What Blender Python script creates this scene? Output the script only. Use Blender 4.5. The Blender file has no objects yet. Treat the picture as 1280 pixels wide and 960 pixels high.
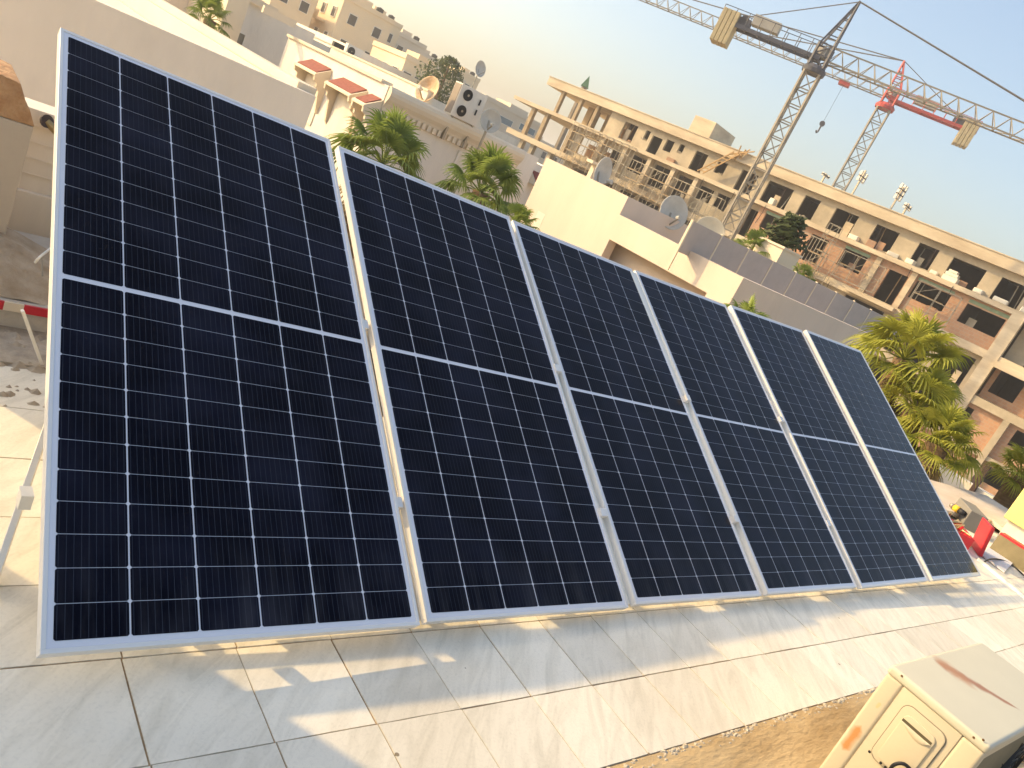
import bpy, bmesh, math, random
import numpy as np
from mathutils import Vector, Matrix
R_ = random.Random(7)
C = bpy.context.scene.collection
sc = bpy.context.scene
rad = math.radians

# ------------------------------------------------------------------ camera
F = 962.05
EYE = np.array([-.5089, -1.6018, 1.6325])
def rod(w):
    w = np.array(w, float); t = np.linalg.norm(w); k = w/t
    K = np.array([[0, -k[2], k[1]], [k[2], 0, -k[0]], [-k[1], k[0], 0]])
    return np.eye(3)+np.sin(t)*K+(1-np.cos(t))*K@K
RM = rod([0.42612143, -0.69029437, 0.32002892]) @ np.array([[1, 0, 0], [0, 0, -1], [0, 1, 0.]])
cd = bpy.data.cameras.new('camera'); cam = bpy.data.objects.new('camera', cd); C.objects.link(cam)
cd.sensor_width = 36; cd.lens = F/1280*36; cd.clip_end = 3000; cd.clip_start = .02
M = np.eye(4); M[:3, 0] = RM[0]; M[:3, 1] = -RM[1]; M[:3, 2] = -RM[2]; M[:3, 3] = EYE
cam.matrix_world = Matrix(M.tolist()); sc.camera = cam

# ------------------------------------------------------------------ light
SUN = Vector((-1.25, 1.685, 1.0)).normalized()
EL = math.asin(SUN.z); AZ = math.atan2(SUN.x, SUN.y)
w = bpy.data.worlds.new('World'); sc.world = w; w.use_nodes = True
nt = w.node_tree; bg = nt.nodes['Background']
sky = nt.nodes.new('ShaderNodeTexSky'); sky.sky_type = 'NISHITA'; sky.sun_disc = False
sky.sun_elevation = EL; sky.sun_rotation = AZ; sky.altitude = 20
sky.air_density = 1.15; sky.dust_density = 3.9; sky.ozone_density = 1.0
nt.links.new(sky.outputs[0], bg.inputs[0]); bg.inputs[1].default_value = .12
sd = bpy.data.lights.new('sun', 'SUN'); so = bpy.data.objects.new('sun', sd); C.objects.link(so)
sd.energy = 2.2; sd.angle = rad(.6); sd.color = (1, .71, .34)
so.rotation_euler = (-SUN).to_track_quat('-Z', 'Y').to_euler(); so.location = (0, 0, 30)
vs = sc.view_settings; vs.view_transform = 'Standard'; vs.look = 'None'; vs.exposure = 1.30; vs.gamma = 1

# ------------------------------------------------------------------ helpers
def ray(u, v):
    d = RM.T @ np.array([(u-640)/F, (v-480)/F, 1.]); return d/np.linalg.norm(d)
def P(u, v, x=None, y=None, z=None, D=None):
    d = ray(u, v)
    if x is not None: t = (x-EYE[0])/d[0]
    elif y is not None: t = (y-EYE[1])/d[1]
    elif z is not None: t = (z-EYE[2])/d[2]
    else: t = D/math.hypot(d[0], d[1])
    return Vector((EYE+t*d).tolist())

def tag(o, label=None, cat=None, group=None, kind=None):
    if label: o['label'] = label
    if cat: o['category'] = cat
    if group: o['group'] = group
    if kind: o['kind'] = kind
    return o
def empty(name, loc, label, cat, group=None, rz=0):
    o = bpy.data.objects.new(name, None); C.objects.link(o); o.location = loc; o.rotation_euler = (0, 0, rz)
    o.empty_display_size = .2
    return tag(o, label, cat, group)
def origin(p):
    v = Vector((0, 0, 0))
    while p is not None: v = v+p.location; p = p.parent
    return v
class MB:
    def __init__(s): s.v = []; s.f = []; s.m = []
    def add(s, vs, fs, m=0):
        b = len(s.v); s.v += [tuple(v) for v in vs]
        for f in fs: s.f.append(tuple(b+i for i in f)); s.m.append(m)
        return s
    def box(s, x0, x1, y0, y1, z0, z1, m=0):
        x0, x1 = min(x0, x1), max(x0, x1); y0, y1 = min(y0, y1), max(y0, y1); z0, z1 = min(z0, z1), max(z0, z1)
        return s.add([(x0,y0,z0),(x1,y0,z0),(x1,y1,z0),(x0,y1,z0),(x0,y0,z1),(x1,y0,z1),(x1,y1,z1),(x0,y1,z1)],
              [(0,3,2,1),(4,5,6,7),(0,1,5,4),(1,2,6,5),(2,3,7,6),(3,0,4,7)], m)
    def obox(s, c, ax, hx, ay, hy, az, hz, m=0):
        c, ax, ay, az = Vector(c), Vector(ax)*hx, Vector(ay)*hy, Vector(az)*hz
        vs = [c+ax*i+ay*j+az*k for k in (-1, 1) for i, j in ((-1,-1),(1,-1),(1,1),(-1,1))]
        return s.add(vs, [(0,3,2,1),(4,5,6,7),(0,1,5,4),(1,2,6,5),(2,3,7,6),(3,0,4,7)], m)
    def bar(s, a, b, w=.05, h=None, up=(0,0,1), m=0):
        a, b = Vector(a), Vector(b); d = b-a; L = d.length
        if L < 1e-6: return s
        d /= L; u = Vector(up)
        if abs(d.dot(u)) > .95: u = Vector((1,0,0)) if abs(d.x) < .9 else Vector((0,1,0))
        x = d.cross(u).normalized(); y = x.cross(d)
        return s.obox((a+b)/2, x, w/2, y, (h or w)/2, d, L/2, m)
    def tube(s, pts, r, n=8, m=0, cap=True):
        pts = [Vector(p) for p in pts]; rs = r if isinstance(r, (list, tuple)) else [r]*len(pts)
        rings = []; ref = None
        for i, p in enumerate(pts):
            d = (pts[min(i+1, len(pts)-1)]-pts[max(i-1, 0)]).normalized()
            if ref is None: ref = Vector((0,0,1)) if abs(d.z) < .9 else Vector((1,0,0))
            x = d.cross(ref).normalized(); y = x.cross(d); ref = y
            rings.append([p+x*math.cos(2*math.pi*k/n)*rs[i]+y*math.sin(2*math.pi*k/n)*rs[i] for k in range(n)])
        vs = [v for rg in rings for v in rg]; fs = []
        for i in range(len(pts)-1):
            for k in range(n): fs.append((i*n+k, i*n+(k+1)%n, (i+1)*n+(k+1)%n, (i+1)*n+k))
        if cap: fs.append(tuple(range(n))[::-1]); fs.append(tuple((len(pts)-1)*n+k for k in range(n)))
        return s.add(vs, fs, m)
    def lathe(s, c, axis, prof, n=24, m=0):
        c = Vector(c); a = Vector(axis).normalized(); ref = Vector((0,0,1)) if abs(a.z) < .9 else Vector((1,0,0))
        x = a.cross(ref).normalized(); y = a.cross(x)
        vs = [c+a*h+(x*math.cos(2*math.pi*k/n)+y*math.sin(2*math.pi*k/n))*r for r, h in prof for k in range(n)]
        fs = [(i*n+k, i*n+(k+1)%n, (i+1)*n+(k+1)%n, (i+1)*n+k) for i in range(len(prof)-1) for k in range(n)]
        return s.add(vs, fs, m)
    def prism(s, poly, d, m=0):   # polygon (3D pts) extruded by vector d
        n = len(poly); a = [Vector(p) for p in poly]; b = [p+Vector(d) for p in a]
        return s.add(a+b, [tuple(range(n))[::-1], tuple(range(n, 2*n))]+[(i, (i+1)%n, n+(i+1)%n, n+i) for i in range(n)], m)
    def build(s, name, mats, parent=None, bevel=0, smooth=False, local=False, seg=2, fixn=True):
        me = bpy.data.meshes.new(name)
        vs = s.v
        if parent is not None and not local:
            o = origin(parent); vs = [(v[0]-o.x, v[1]-o.y, v[2]-o.z) for v in vs]
        me.from_pydata(vs, [], s.f)
        if not isinstance(mats, (list, tuple)): mats = [mats]
        for m in mats: me.materials.append(m)
        me.polygons.foreach_set('material_index', s.m)
        if fixn or bevel:
            bm = bmesh.new(); bm.from_mesh(me)
            if fixn: bmesh.ops.recalc_face_normals(bm, faces=bm.faces)
            if bevel:
                es = [e for e in bm.edges if len(e.link_faces) == 2 and e.calc_face_angle(0) > .5]
                bmesh.ops.bevel(bm, geom=es, offset=bevel, segments=seg, affect='EDGES', profile=.6, clamp_overlap=True)
            bm.to_mesh(me); bm.free()
        if smooth:
            me.polygons.foreach_set('use_smooth', [True]*len(me.polygons))
            if bevel: me.set_sharp_from_angle(angle=rad(40))
        me.update()
        ob = bpy.data.objects.new(name, me); C.objects.link(ob)
        if parent is not None: ob.parent = parent
        return ob
def copy_tree(o, parent=None):
    c = o.copy(); C.objects.link(c)
    if parent is not None: c.parent = parent
    for ch in list(o.children): copy_tree(ch, c)
    return c

# ------------------------------------------------------------------ materials
MATS = {}
def mat(name, col, rough=.8, var=.12, scale=3.0, bump=.0, bscale=40, metal=0, spec=.3, coat=0, col2=None, detail=5, stretch=None):
    if name in MATS: return MATS[name]
    m = bpy.data.materials.new(name); m.use_nodes = True; n = m.node_tree.nodes; l = m.node_tree.links
    b = n['Principled BSDF']; b.inputs['Roughness'].default_value = rough; b.inputs['Metallic'].default_value = metal
    b.inputs['Specular IOR Level'].default_value = spec; b.inputs['Coat Weight'].default_value = coat
    tc = n.new('ShaderNodeTexCoord'); src = tc.outputs['Object']
    if stretch:
        mp = n.new('ShaderNodeMapping'); mp.inputs['Scale'].default_value = stretch; l.new(src, mp.inputs[0]); src = mp.outputs[0]
    nz = n.new('ShaderNodeTexNoise'); nz.inputs['Scale'].default_value = scale; nz.inputs['Detail'].default_value = detail
    nz.inputs['Roughness'].default_value = .65
    l.new(src, nz.inputs['Vector'])
    rp = n.new('ShaderNodeValToRGB'); rp.color_ramp.elements[0].position = .3; rp.color_ramp.elements[1].position = .7
    c2 = col2 or tuple(min(1, c*(1+var)) for c in col); c1 = tuple(c*(1-var) for c in col) if not col2 else col
    rp.color_ramp.elements[0].color = (*c1, 1); rp.color_ramp.elements[1].color = (*c2, 1)
    l.new(nz.outputs['Fac'], rp.inputs[0]); l.new(rp.outputs[0], b.inputs['Base Color'])
    if bump:
        n2 = n.new('ShaderNodeTexNoise'); n2.inputs['Scale'].default_value = bscale; n2.inputs['Detail'].default_value = 4
        l.new(src, n2.inputs['Vector'])
        bp = n.new('ShaderNodeBump'); bp.inputs['Strength'].default_value = bump; bp.inputs['Distance'].default_value = .02
        l.new(n2.outputs['Fac'], bp.inputs['Height']); l.new(bp.outputs[0], b.inputs['Normal'])
    m['rp'] = 1; MATS[name] = m
    return m
def leafmat(name, c1, c2, scale=3):
    m = mat(name, c1, rough=.55, col2=c2, scale=scale, spec=.35)
    n = m.node_tree.nodes; l = m.node_tree.links; b = n['Principled BSDF']; out = n['Material Output']
    tr = n.new('ShaderNodeBsdfTranslucent'); mx = n.new('ShaderNodeMixShader'); mx.inputs[0].default_value = .35
    l.new(b.inputs['Base Color'].links[0].from_socket, tr.inputs[0])
    l.new(b.outputs[0], mx.inputs[1]); l.new(tr.outputs[0], mx.inputs[2]); l.new(mx.outputs[0], out.inputs[0])
    return m

white = mat('white_plaster', (.76, .70, .60), var=.09, scale=1.6, bump=.15, bscale=25, stretch=(1, 1, .22), detail=9)
white2 = mat('bright_plaster', (.72, .61, .45), var=.04, scale=.9, bump=.1, bscale=30)
greyplaster = mat('grey_plaster', (.74, .67, .55), var=.10, scale=1.6, bump=.2, bscale=20, stretch=(1, 1, .25), detail=9)
stained = mat('weathered_plaster', (.75, .67, .56), var=.09, scale=1.1, bump=.25, bscale=18, stretch=(1, 1, .35))
cityplaster = mat('city_plaster', (.74, .60, .40), var=.1, scale=.15)
cityplaster2 = mat('city_plaster_pale', (.66, .57, .44), var=.1, scale=.15)
concrete = mat('raw_concrete', (.44, .37, .26), rough=.95, var=.28, scale=.55, bump=.5, bscale=6, detail=9)
concrete_d = mat('raw_concrete_dark', (.20, .16, .115), rough=.95, var=.35, scale=.7, bump=.5, bscale=6, detail=9)
bandc = mat('fascia_concrete', (.42, .33, .22), col2=(.70, .60, .43), rough=.95, scale=.5, bump=.4, bscale=8, stretch=(.5, 1, 2), detail=9)
interior = mat('interior_shade_dark', (.09, .06, .045), rough=1, var=.3, scale=.6)  # near-black colour stands in for the shade deep in the rooms
wood = mat('formwork_timber', (.40, .26, .12), var=.25, scale=4)
steel = mat('galvanised_scaffold_steel', (.34, .30, .23), rough=.5, metal=.5, var=.15, scale=5)
darkglass = mat('dark_glass', (.03, .035, .045), rough=.15, var=.2, spec=.6)
blueglass = mat('blue_glass', (.07, .16, .22), rough=.15, var=.15, spec=.6)
redtile = mat('red_roof_tile', (.24, .07, .05), var=.2, scale=12, bump=.5, bscale=30)
alu = mat('anodised_aluminium', (.78, .75, .70), rough=.42, metal=.1, var=.03, scale=8)
galv = mat('galvanised_rail', (.82, .78, .68), rough=.45, metal=.15, var=.07, scale=14)
cream = mat('cream_powder_coat', (.56, .49, .35), rough=.45, var=.04, scale=3, bump=.03, bscale=60)
blackp = mat('black_plastic', (.02, .02, .022), rough=.5, var=.2)
redp = mat('red_paint', (.55, .03, .04), rough=.4, var=.15, scale=8)
yellowp = mat('yellow_plastic', (.75, .45, .03), rough=.45, var=.1)
greyrock = mat('cement_rubble', (.44, .37, .28), rough=1, var=.4, scale=6, bump=.8, bscale=18, detail=9)

def brickmat():
    m = mat('red_brick_infill', (.46, .27, .16), rough=.95, var=.2, scale=.8)
    n = m.node_tree.nodes; l = m.node_tree.links; b = n['Principled BSDF']
    tc = n.new('ShaderNodeTexCoord'); sx = n.new('ShaderNodeSeparateXYZ'); cx = n.new('ShaderNodeCombineXYZ')
    l.new(tc.outputs['Object'], sx.inputs[0]); l.new(sx.outputs[0], cx.inputs[0]); l.new(sx.outputs[2], cx.inputs[1])
    br = n.new('ShaderNodeTexBrick'); br.inputs['Scale'].default_value = 1; br.inputs['Brick Width'].default_value = .32
    br.inputs['Row Height'].default_value = .22; br.inputs['Mortar Size'].default_value = .018
    br.inputs['Color1'].default_value = (.50, .29, .17, 1); br.inputs['Color2'].default_value = (.42, .23, .14, 1); br.inputs['Mortar'].default_value = (.42, .33, .24, 1)
    l.new(cx.outputs[0], br.inputs['Vector'])
    mx = n.new('ShaderNodeMix'); mx.data_type = 'RGBA'; mx.inputs[0].default_value = .35
    l.new(br.outputs[0], mx.inputs['A']); l.new(b.inputs['Base Color'].links[0].from_socket, mx.inputs['B']); l.new(mx.outputs['Result'], b.inputs['Base Color'])
    return m
brick = brickmat()

def marble():
    m = bpy.data.materials.new('marble_tile'); m.use_nodes = True; n = m.node_tree.nodes; l = m.node_tree.links
    b = n['Principled BSDF']; b.inputs['Specular IOR Level'].default_value = .2
    tc = n.new('ShaderNodeTexCoord'); at = n.new('ShaderNodeAttribute'); at.attribute_name = 'tile_rnd'
    # every tile gets its own cut of the vein pattern
    ad = n.new('ShaderNodeVectorMath'); ad.operation = 'MULTIPLY_ADD'; l.new(at.outputs['Vector'], ad.inputs[0]); ad.inputs[1].default_value = (9, 9, 9); l.new(tc.outputs['Object'], ad.inputs[2])
    mr_ = n.new('ShaderNodeMapping'); mr_.inputs['Rotation'].default_value = (0, 0, rad(-48)); l.new(ad.outputs[0], mr_.inputs[0])
    mp = n.new('ShaderNodeMapping'); mp.inputs['Scale'].default_value = (1, 5.5, 1); l.new(mr_.outputs[0], mp.inputs[0])
    nz = n.new('ShaderNodeTexNoise'); nz.inputs['Scale'].default_value = 3.0; nz.inputs['Detail'].default_value = 9; nz.inputs['Roughness'].default_value = .66; nz.inputs['Distortion'].default_value = .8
    l.new(mp.outputs[0], nz.inputs['Vector'])
    rp = n.new('ShaderNodeValToRGB'); e = rp.color_ramp.elements; e[0].position = .34; e[0].color = (.68, .635, .52, 1); e[1].position = .56; e[1].color = (.82, .77, .645, 1)
    l.new(nz.outputs['Fac'], rp.inputs[0])
    # dirt film over many tiles
    n2 = n.new('ShaderNodeTexNoise'); n2.inputs['Scale'].default_value = 1.3; n2.inputs['Detail'].default_value = 8; l.new(tc.outputs['Object'], n2.inputs['Vector'])
    r2 = n.new('ShaderNodeValToRGB'); r2.color_ramp.elements[0].position = .45; r2.color_ramp.elements[1].position = .75
    r2.color_ramp.elements[0].color = (0, 0, 0, 1); r2.color_ramp.elements[1].color = (.35, .35, .35, 1); l.new(n2.outputs['Fac'], r2.inputs[0])
    mx = n.new('ShaderNodeMix'); mx.data_type = 'RGBA'; l.new(r2.outputs[0], mx.inputs[0]); l.new(rp.outputs[0], mx.inputs['A']); mx.inputs['B'].default_value = (.58, .50, .37, 1)
    # small specks
    n3 = n.new('ShaderNodeTexVoronoi'); n3.inputs['Scale'].default_value = 5; l.new(tc.outputs['Object'], n3.inputs['Vector'])
    r3 = n.new('ShaderNodeMath'); r3.operation = 'LESS_THAN'; r3.inputs[1].default_value = .035; l.new(n3.outputs['Distance'], r3.inputs[0])
    m3 = n.new('ShaderNodeMix'); m3.data_type = 'RGBA'; l.new(r3.outputs[0], m3.inputs[0]); l.new(mx.outputs['Result'], m3.inputs['A']); m3.inputs['B'].default_value = (.30, .24, .16, 1)
    sxyz = n.new('ShaderNodeSeparateXYZ'); l.new(at.outputs['Vector'], sxyz.inputs[0])
    tv = n.new('ShaderNodeMapRange'); l.new(sxyz.outputs[0], tv.inputs[0]); tv.inputs['To Min'].default_value = .90; tv.inputs['To Max'].default_value = 1.04
    n4 = n.new('ShaderNodeTexNoise'); n4.inputs['Scale'].default_value = 90; n4.inputs['Detail'].default_value = 3; l.new(tc.outputs['Object'], n4.inputs['Vector'])
    gv = n.new('ShaderNodeMapRange'); l.new(n4.outputs['Fac'], gv.inputs[0]); gv.inputs['From Min'].default_value = .3; gv.inputs['From Max'].default_value = .5; gv.inputs['To Min'].default_value = .93; gv.inputs['To Max'].default_value = 1
    mm_ = n.new('ShaderNodeMath'); mm_.operation = 'MULTIPLY'; l.new(tv.outputs[0], mm_.inputs[0]); l.new(gv.outputs[0], mm_.inputs[1])
    vm = n.new('ShaderNodeVectorMath'); vm.operation = 'SCALE'; l.new(m3.outputs['Result'], vm.inputs[0]); l.new(mm_.outputs[0], vm.inputs['Scale'])
    l.new(vm.outputs[0], b.inputs['Base Color'])
    rr = n.new('ShaderNodeMapRange'); rr.inputs['To Min'].default_value = .45; rr.inputs['To Max'].default_value = .75; l.new(n2.outputs['Fac'], rr.inputs[0]); l.new(rr.outputs[0], b.inputs['Roughness'])
    return m
grout = mat('grout', (.34, .24, .14), rough=1, var=.35, scale=9, bump=.4, bscale=80)

# ------------------------------------------------------------------ our roof
YL = [-.63, -.31, .04, .345, .665, 1.0, 1.35]
YL = YL+[1.69]; XP = .3175; X0 = .22-XP*14
def floor():
    vs, fs, rn = [], [], []; g = .0026
    def tile(xa, xb, ya, yb, z=0.):
        jx, jy = R_.uniform(-.0012, .0012), R_.uniform(-.0012, .0012); t = [R_.uniform(-.0008, .0008) for _ in range(4)]
        b = len(vs); c = .002
        # jittered outline points so that the grout edges are not ruler straight
        pts = [(xa+g, ya+g), (xb-g, ya+g), (xb-g, yb-g), (xa+g, yb-g)]
        ring = []
        for i in range(4):
            (x1, y1), (x2, y2) = pts[i], pts[(i+1) % 4]
            for k in range(4):
                s = k/4; e = R_.uniform(-.0008, .0008)
                ring.append((x1+(x2-x1)*s+jx+e, y1+(y2-y1)*s+jy+R_.uniform(-.0008, .0008)))
        n = len(ring); zz = z+t[0]
        vs.extend([(x, y, zz) for x, y in ring]); vs.extend([(x, y, zz-.008) for x, y in ring])
        fs.append(tuple(range(b, b+n))); r = (R_.random(), R_.random(), R_.random()); rn.append(r)
        for i in range(n): fs.append((b+i, b+n+i, b+n+(i+1) % n, b+(i+1) % n)); rn.append(r)
    for j in range(len(YL)-1):
        off = R_.uniform(-.006, .006)
        for i in range(46):
            tile(X0+i*XP+off, X0+(i+1)*XP+off, YL[j], YL[j+1])
    for j in range(6):       # rows continue towards the front beyond the cement patch
        for i in range(46):
            xa = X0+i*XP
            if xa > 4.35: tile(xa, xa+XP, YL[0]-.32*(j+1), YL[0]-.32*j)
    me = bpy.data.meshes.new('roof_floor'); me.from_pydata(vs, [], fs)
    a = me.attributes.new('tile_rnd', 'FLOAT_VECTOR', 'FACE')
    a.data.foreach_set('vector', [c for r in rn for c in r])
    me.materials.append(marble()); me.update()
    o = bpy.data.objects.new('roof_floor', me); C.objects.link(o); tag(o, kind='structure')
    MB().box(-8, 13.5, -8, 1.70, -.30, -.0035).build('roof_grout_bed', grout)['kind'] = 'structure'
floor()
cem = mat('yellow_cement_screed', (.30, .20, .09), rough=1, col2=(.58, .44, .25), scale=2.2, bump=.5, bscale=25, detail=10, stretch=(.6, 1.6, 1))
def cement():
    vs = []; fs = []; nx = 90
    for i in range(nx+1):
        x = -6+10.33*i/nx; e = .012*math.sin(i*1.7)+R_.uniform(-.012, .012)
        for k, y in enumerate((-6, -3, -1.4, -.9, -.72+e, -.66+e, -.633)):
            vs.append((x, y, -.002+(0.004 if k in (4, 5) else 0)+R_.uniform(0, .002)+(-.0 if k < 6 else -.001)))
    for i in range(nx):
        for k in range(6): a = i*7+k; fs.append((a, a+7, a+8, a+1))
    MB().add(vs, fs).build('cement_strip', cem, smooth=True)['kind'] = 'structure'
    # crumbled mortar lip along the tile edge
    m = MB(); mm = mat('crumbled_mortar', (.50, .44, .34), rough=1, var=.25, scale=20, bump=.8, bscale=60)
    for k in range(520):
        x = R_.uniform(1.3, 4.4) if k < 460 else R_.uniform(0, 1.3); y = -.636-abs(R_.gauss(0, .022)); r = R_.uniform(.003, .016)*(1 if y > -.68 else .6)
        n = 6; a0 = R_.random()*6
        base = [(x+r*1.5*math.cos(a0+i*1.047)*R_.uniform(.6, 1.2), y+r*math.sin(a0+i*1.047)*R_.uniform(.6, 1.2), -.002) for i in range(n)]
        m.add(base+[(x, y, r*.45)], [(i, (i+1) % n, n) for i in range(n)])
    tag(m.build('mortar_crumbs', mm), 'crumbled pale mortar along the broken tile edge', 'rubble', kind='stuff')
cement()

# ------------------------------------------------------------------ solar panels
W_, L_, GAP, TILT = 1.134, 2.278, .0426, .551894
FIT = [[0.00323, 0.01495, -0.00013, -0.00698, -0.03176, 0.02592], [0.00546, 0.01468, -0.00287, 0.00652, 0.0082, -0.0072],
 [-0.00671, 0.01374, -0.00216, 0.01353, 0.01898, -0.01229], [-0.01477, -0.00529, -0.00255, 0.00623, 0.01555, -0.00906],
 [-0.00666, -0.02014, 0.00587, 0.02182, 0.0011, -0.00535], [-0.00397, -0.00299, 0.00756, 0.01501, -0.01983, 0.03226]]
def cellmat():
    m = bpy.data.materials.new('mono_cell'); m.use_nodes = True; n = m.node_tree.nodes; l = m.node_tree.links
    b = n['Principled BSDF']; b.inputs['Roughness'].default_value = .5; b.inputs['Specular IOR Level'].default_value = .02
    b.inputs['Coat Weight'].default_value = .65; b.inputs['Coat Roughness'].default_value = .07; b.inputs['Coat IOR'].default_value = 1.21
    tc = n.new('ShaderNodeTexCoord'); sx = n.new('ShaderNodeSeparateXYZ'); l.new(tc.outputs['Object'], sx.inputs[0])
    # ten fine busbars per cell, running up the panel
    ml = n.new('ShaderNodeMath'); ml.operation = 'MULTIPLY_ADD'; ml.inputs[1].default_value = 10/.1805; ml.inputs[2].default_value = -.0255*10/.1805+40.0
    l.new(sx.outputs[0], ml.inputs[0])
    fr = n.new('ShaderNodeMath'); fr.operation = 'FRACT'; l.new(ml.outputs[0], fr.inputs[0])
    sb = n.new('ShaderNodeMath'); sb.operation = 'SUBTRACT'; sb.inputs[1].default_value = .5; l.new(fr.outputs[0], sb.inputs[0])
    ab = n.new('ShaderNodeMath'); ab.operation = 'ABSOLUTE'; l.new(sb.outputs[0], ab.inputs[0])
    lt = n.new('ShaderNodeMath'); lt.operation = 'LESS_THAN'; lt.inputs[1].default_value = .045; l.new(ab.outputs[0], lt.inputs[0])
    nz = n.new('ShaderNodeTexNoise'); nz.inputs['Scale'].default_value = 3; nz.inputs['Detail'].default_value = 6; l.new(tc.outputs['Object'], nz.inputs['Vector'])
    rp = n.new('ShaderNodeValToRGB'); e = rp.color_ramp.elements; e[0].position = .42; e[0].color = (.0014, .0014, .0055, 1); e[1].position = .80; e[1].color = (.014, .015, .030, 1)
    l.new(nz.outputs['Fac'], rp.inputs[0])
    # dust gathered along the lower edge of every panel, wiped in streaks
    dm = n.new('ShaderNodeMapRange'); l.new(sx.outputs[1], dm.inputs[0]); dm.inputs['From Min'].default_value = .02; dm.inputs['From Max'].default_value = .30; dm.inputs['To Min'].default_value = 1; dm.inputs['To Max'].default_value = .12
    mp2 = n.new('ShaderNodeMapping'); mp2.inputs['Scale'].default_value = (9, 1.6, 1); oi = n.new('ShaderNodeObjectInfo'); l.new(oi.outputs['Random'], mp2.inputs['Location']); l.new(tc.outputs['Object'], mp2.inputs[0])
    n5 = n.new('ShaderNodeTexNoise'); n5.inputs['Scale'].default_value = 2.2; n5.inputs['Detail'].default_value = 8; l.new(mp2.outputs[0], n5.inputs['Vector'])
    r5 = n.new('ShaderNodeMapRange'); l.new(n5.outputs['Fac'], r5.inputs[0]); r5.inputs['From Min'].default_value = .42; r5.inputs['From Max'].default_value = .75
    dd_ = n.new('ShaderNodeMath'); dd_.operation = 'MULTIPLY'; l.new(dm.outputs[0], dd_.inputs[0]); l.new(r5.outputs[0], dd_.inputs[1])
    dk = n.new('ShaderNodeMath'); dk.operation = 'MULTIPLY'; l.new(dd_.outputs[0], dk.inputs[0]); dk.inputs[1].default_value = .10
    mx = n.new('ShaderNodeMix'); mx.data_type = 'RGBA'; l.new(lt.outputs[0], mx.inputs[0]); l.new(rp.outputs[0], mx.inputs['A']); mx.inputs['B'].default_value = (.030, .034, .048, 1)
    mz = n.new('ShaderNodeMix'); mz.data_type = 'RGBA'; l.new(dk.outputs[0], mz.inputs[0]); l.new(mx.outputs['Result'], mz.inputs['A']); mz.inputs['B'].default_value = (.27, .26, .27, 1)
    l.new(mz.outputs['Result'], b.inputs['Base Color'])
    return m
cellm = cellmat()
backm = mat('white_backsheet', (.72, .71, .74), rough=.4, var=.02, coat=.8)
def panel_proto():
    t = empty('solar_panel', (0, 0, 0), '', 'solar panel')
    fr = MB(); fw = .012; d = .035
    fr.box(0, W_, 0, fw, -d, 0); fr.box(0, W_, L_-fw, L_, -d, 0); fr.box(0, fw, fw, L_-fw, -d, 0); fr.box(W_-fw, W_, fw, L_-fw, -d, 0)
    fr.box(fw, W_-fw, fw, fw+.02, -d, -d+.002); fr.box(fw, W_-fw, L_-fw-.02, L_-fw, -d, -d+.002)
    fr.build('frame', alu, t, bevel=.0012, seg=1, local=True)
    bk = MB().box(fw, W_-fw, fw, L_-fw, -.008, -.003)
    bk.build('backsheet', backm, t, local=True)
    c = MB(); px = .1805; py = .0918; mx = (W_-6*px)/2; midgap = .016; my = (L_-24*py-midgap)/2; gx, gy, ch = .0023, .0008, .0046
    for i in range(6):
        for j in range(24):
            x0 = mx+i*px+gx; x1 = mx+(i+1)*px-gx; y0 = my+j*py+gy+(midgap if j >= 12 else 0); y1 = y0+py-2*gy
            z = -.0022
            c.add([(x0+ch, y0, z), (x1-ch, y0, z), (x1, y0+ch, z), (x1, y1-ch, z), (x1-ch, y1, z), (x0+ch, y1, z), (x0, y1-ch, z), (x0, y0+ch, z)], [tuple(range(8))])
    c.build('cell_grid', cellm, t, local=True, fixn=False)
    for k in (.25, .5, .75): MB().box(W_*k-.04, W_*k+.04, L_/2-.03, L_/2+.03, -.028, -.0085).build('junction_box', blackp, t, local=True)
    return t
proto = panel_proto()
PL = ['leftmost and nearest dark solar panel with its brightly lit left frame edge', 'second solar panel from the left, dark blue cells in a silver frame',
 'third solar panel from the left in the tilted row', 'fourth solar panel from the left in the tilted row', 'fifth solar panel, next to last at the right end of the row',
 'rightmost and farthest solar panel, its cells reflecting pale sky']
R0 = np.array([[1, 0, 0], [0, math.cos(TILT), -math.sin(TILT)], [0, math.sin(TILT), math.cos(TILT)]])
PM = []
for i in range(6):
    o = proto if i == 0 else copy_tree(proto)
    q = FIT[i]; Rm = R0 @ rod(q[:3]); T = np.array(q[3:])+[i*(W_+GAP), 0, .08]
    m = np.eye(4); m[:3, :3] = Rm; m[:3, 3] = T; o.matrix_world = Matrix(m.tolist()); PM.append(Matrix(m.tolist()))
    tag(o, PL[i], 'solar panel', 'solar panels mounted in one tilted row')

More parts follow.
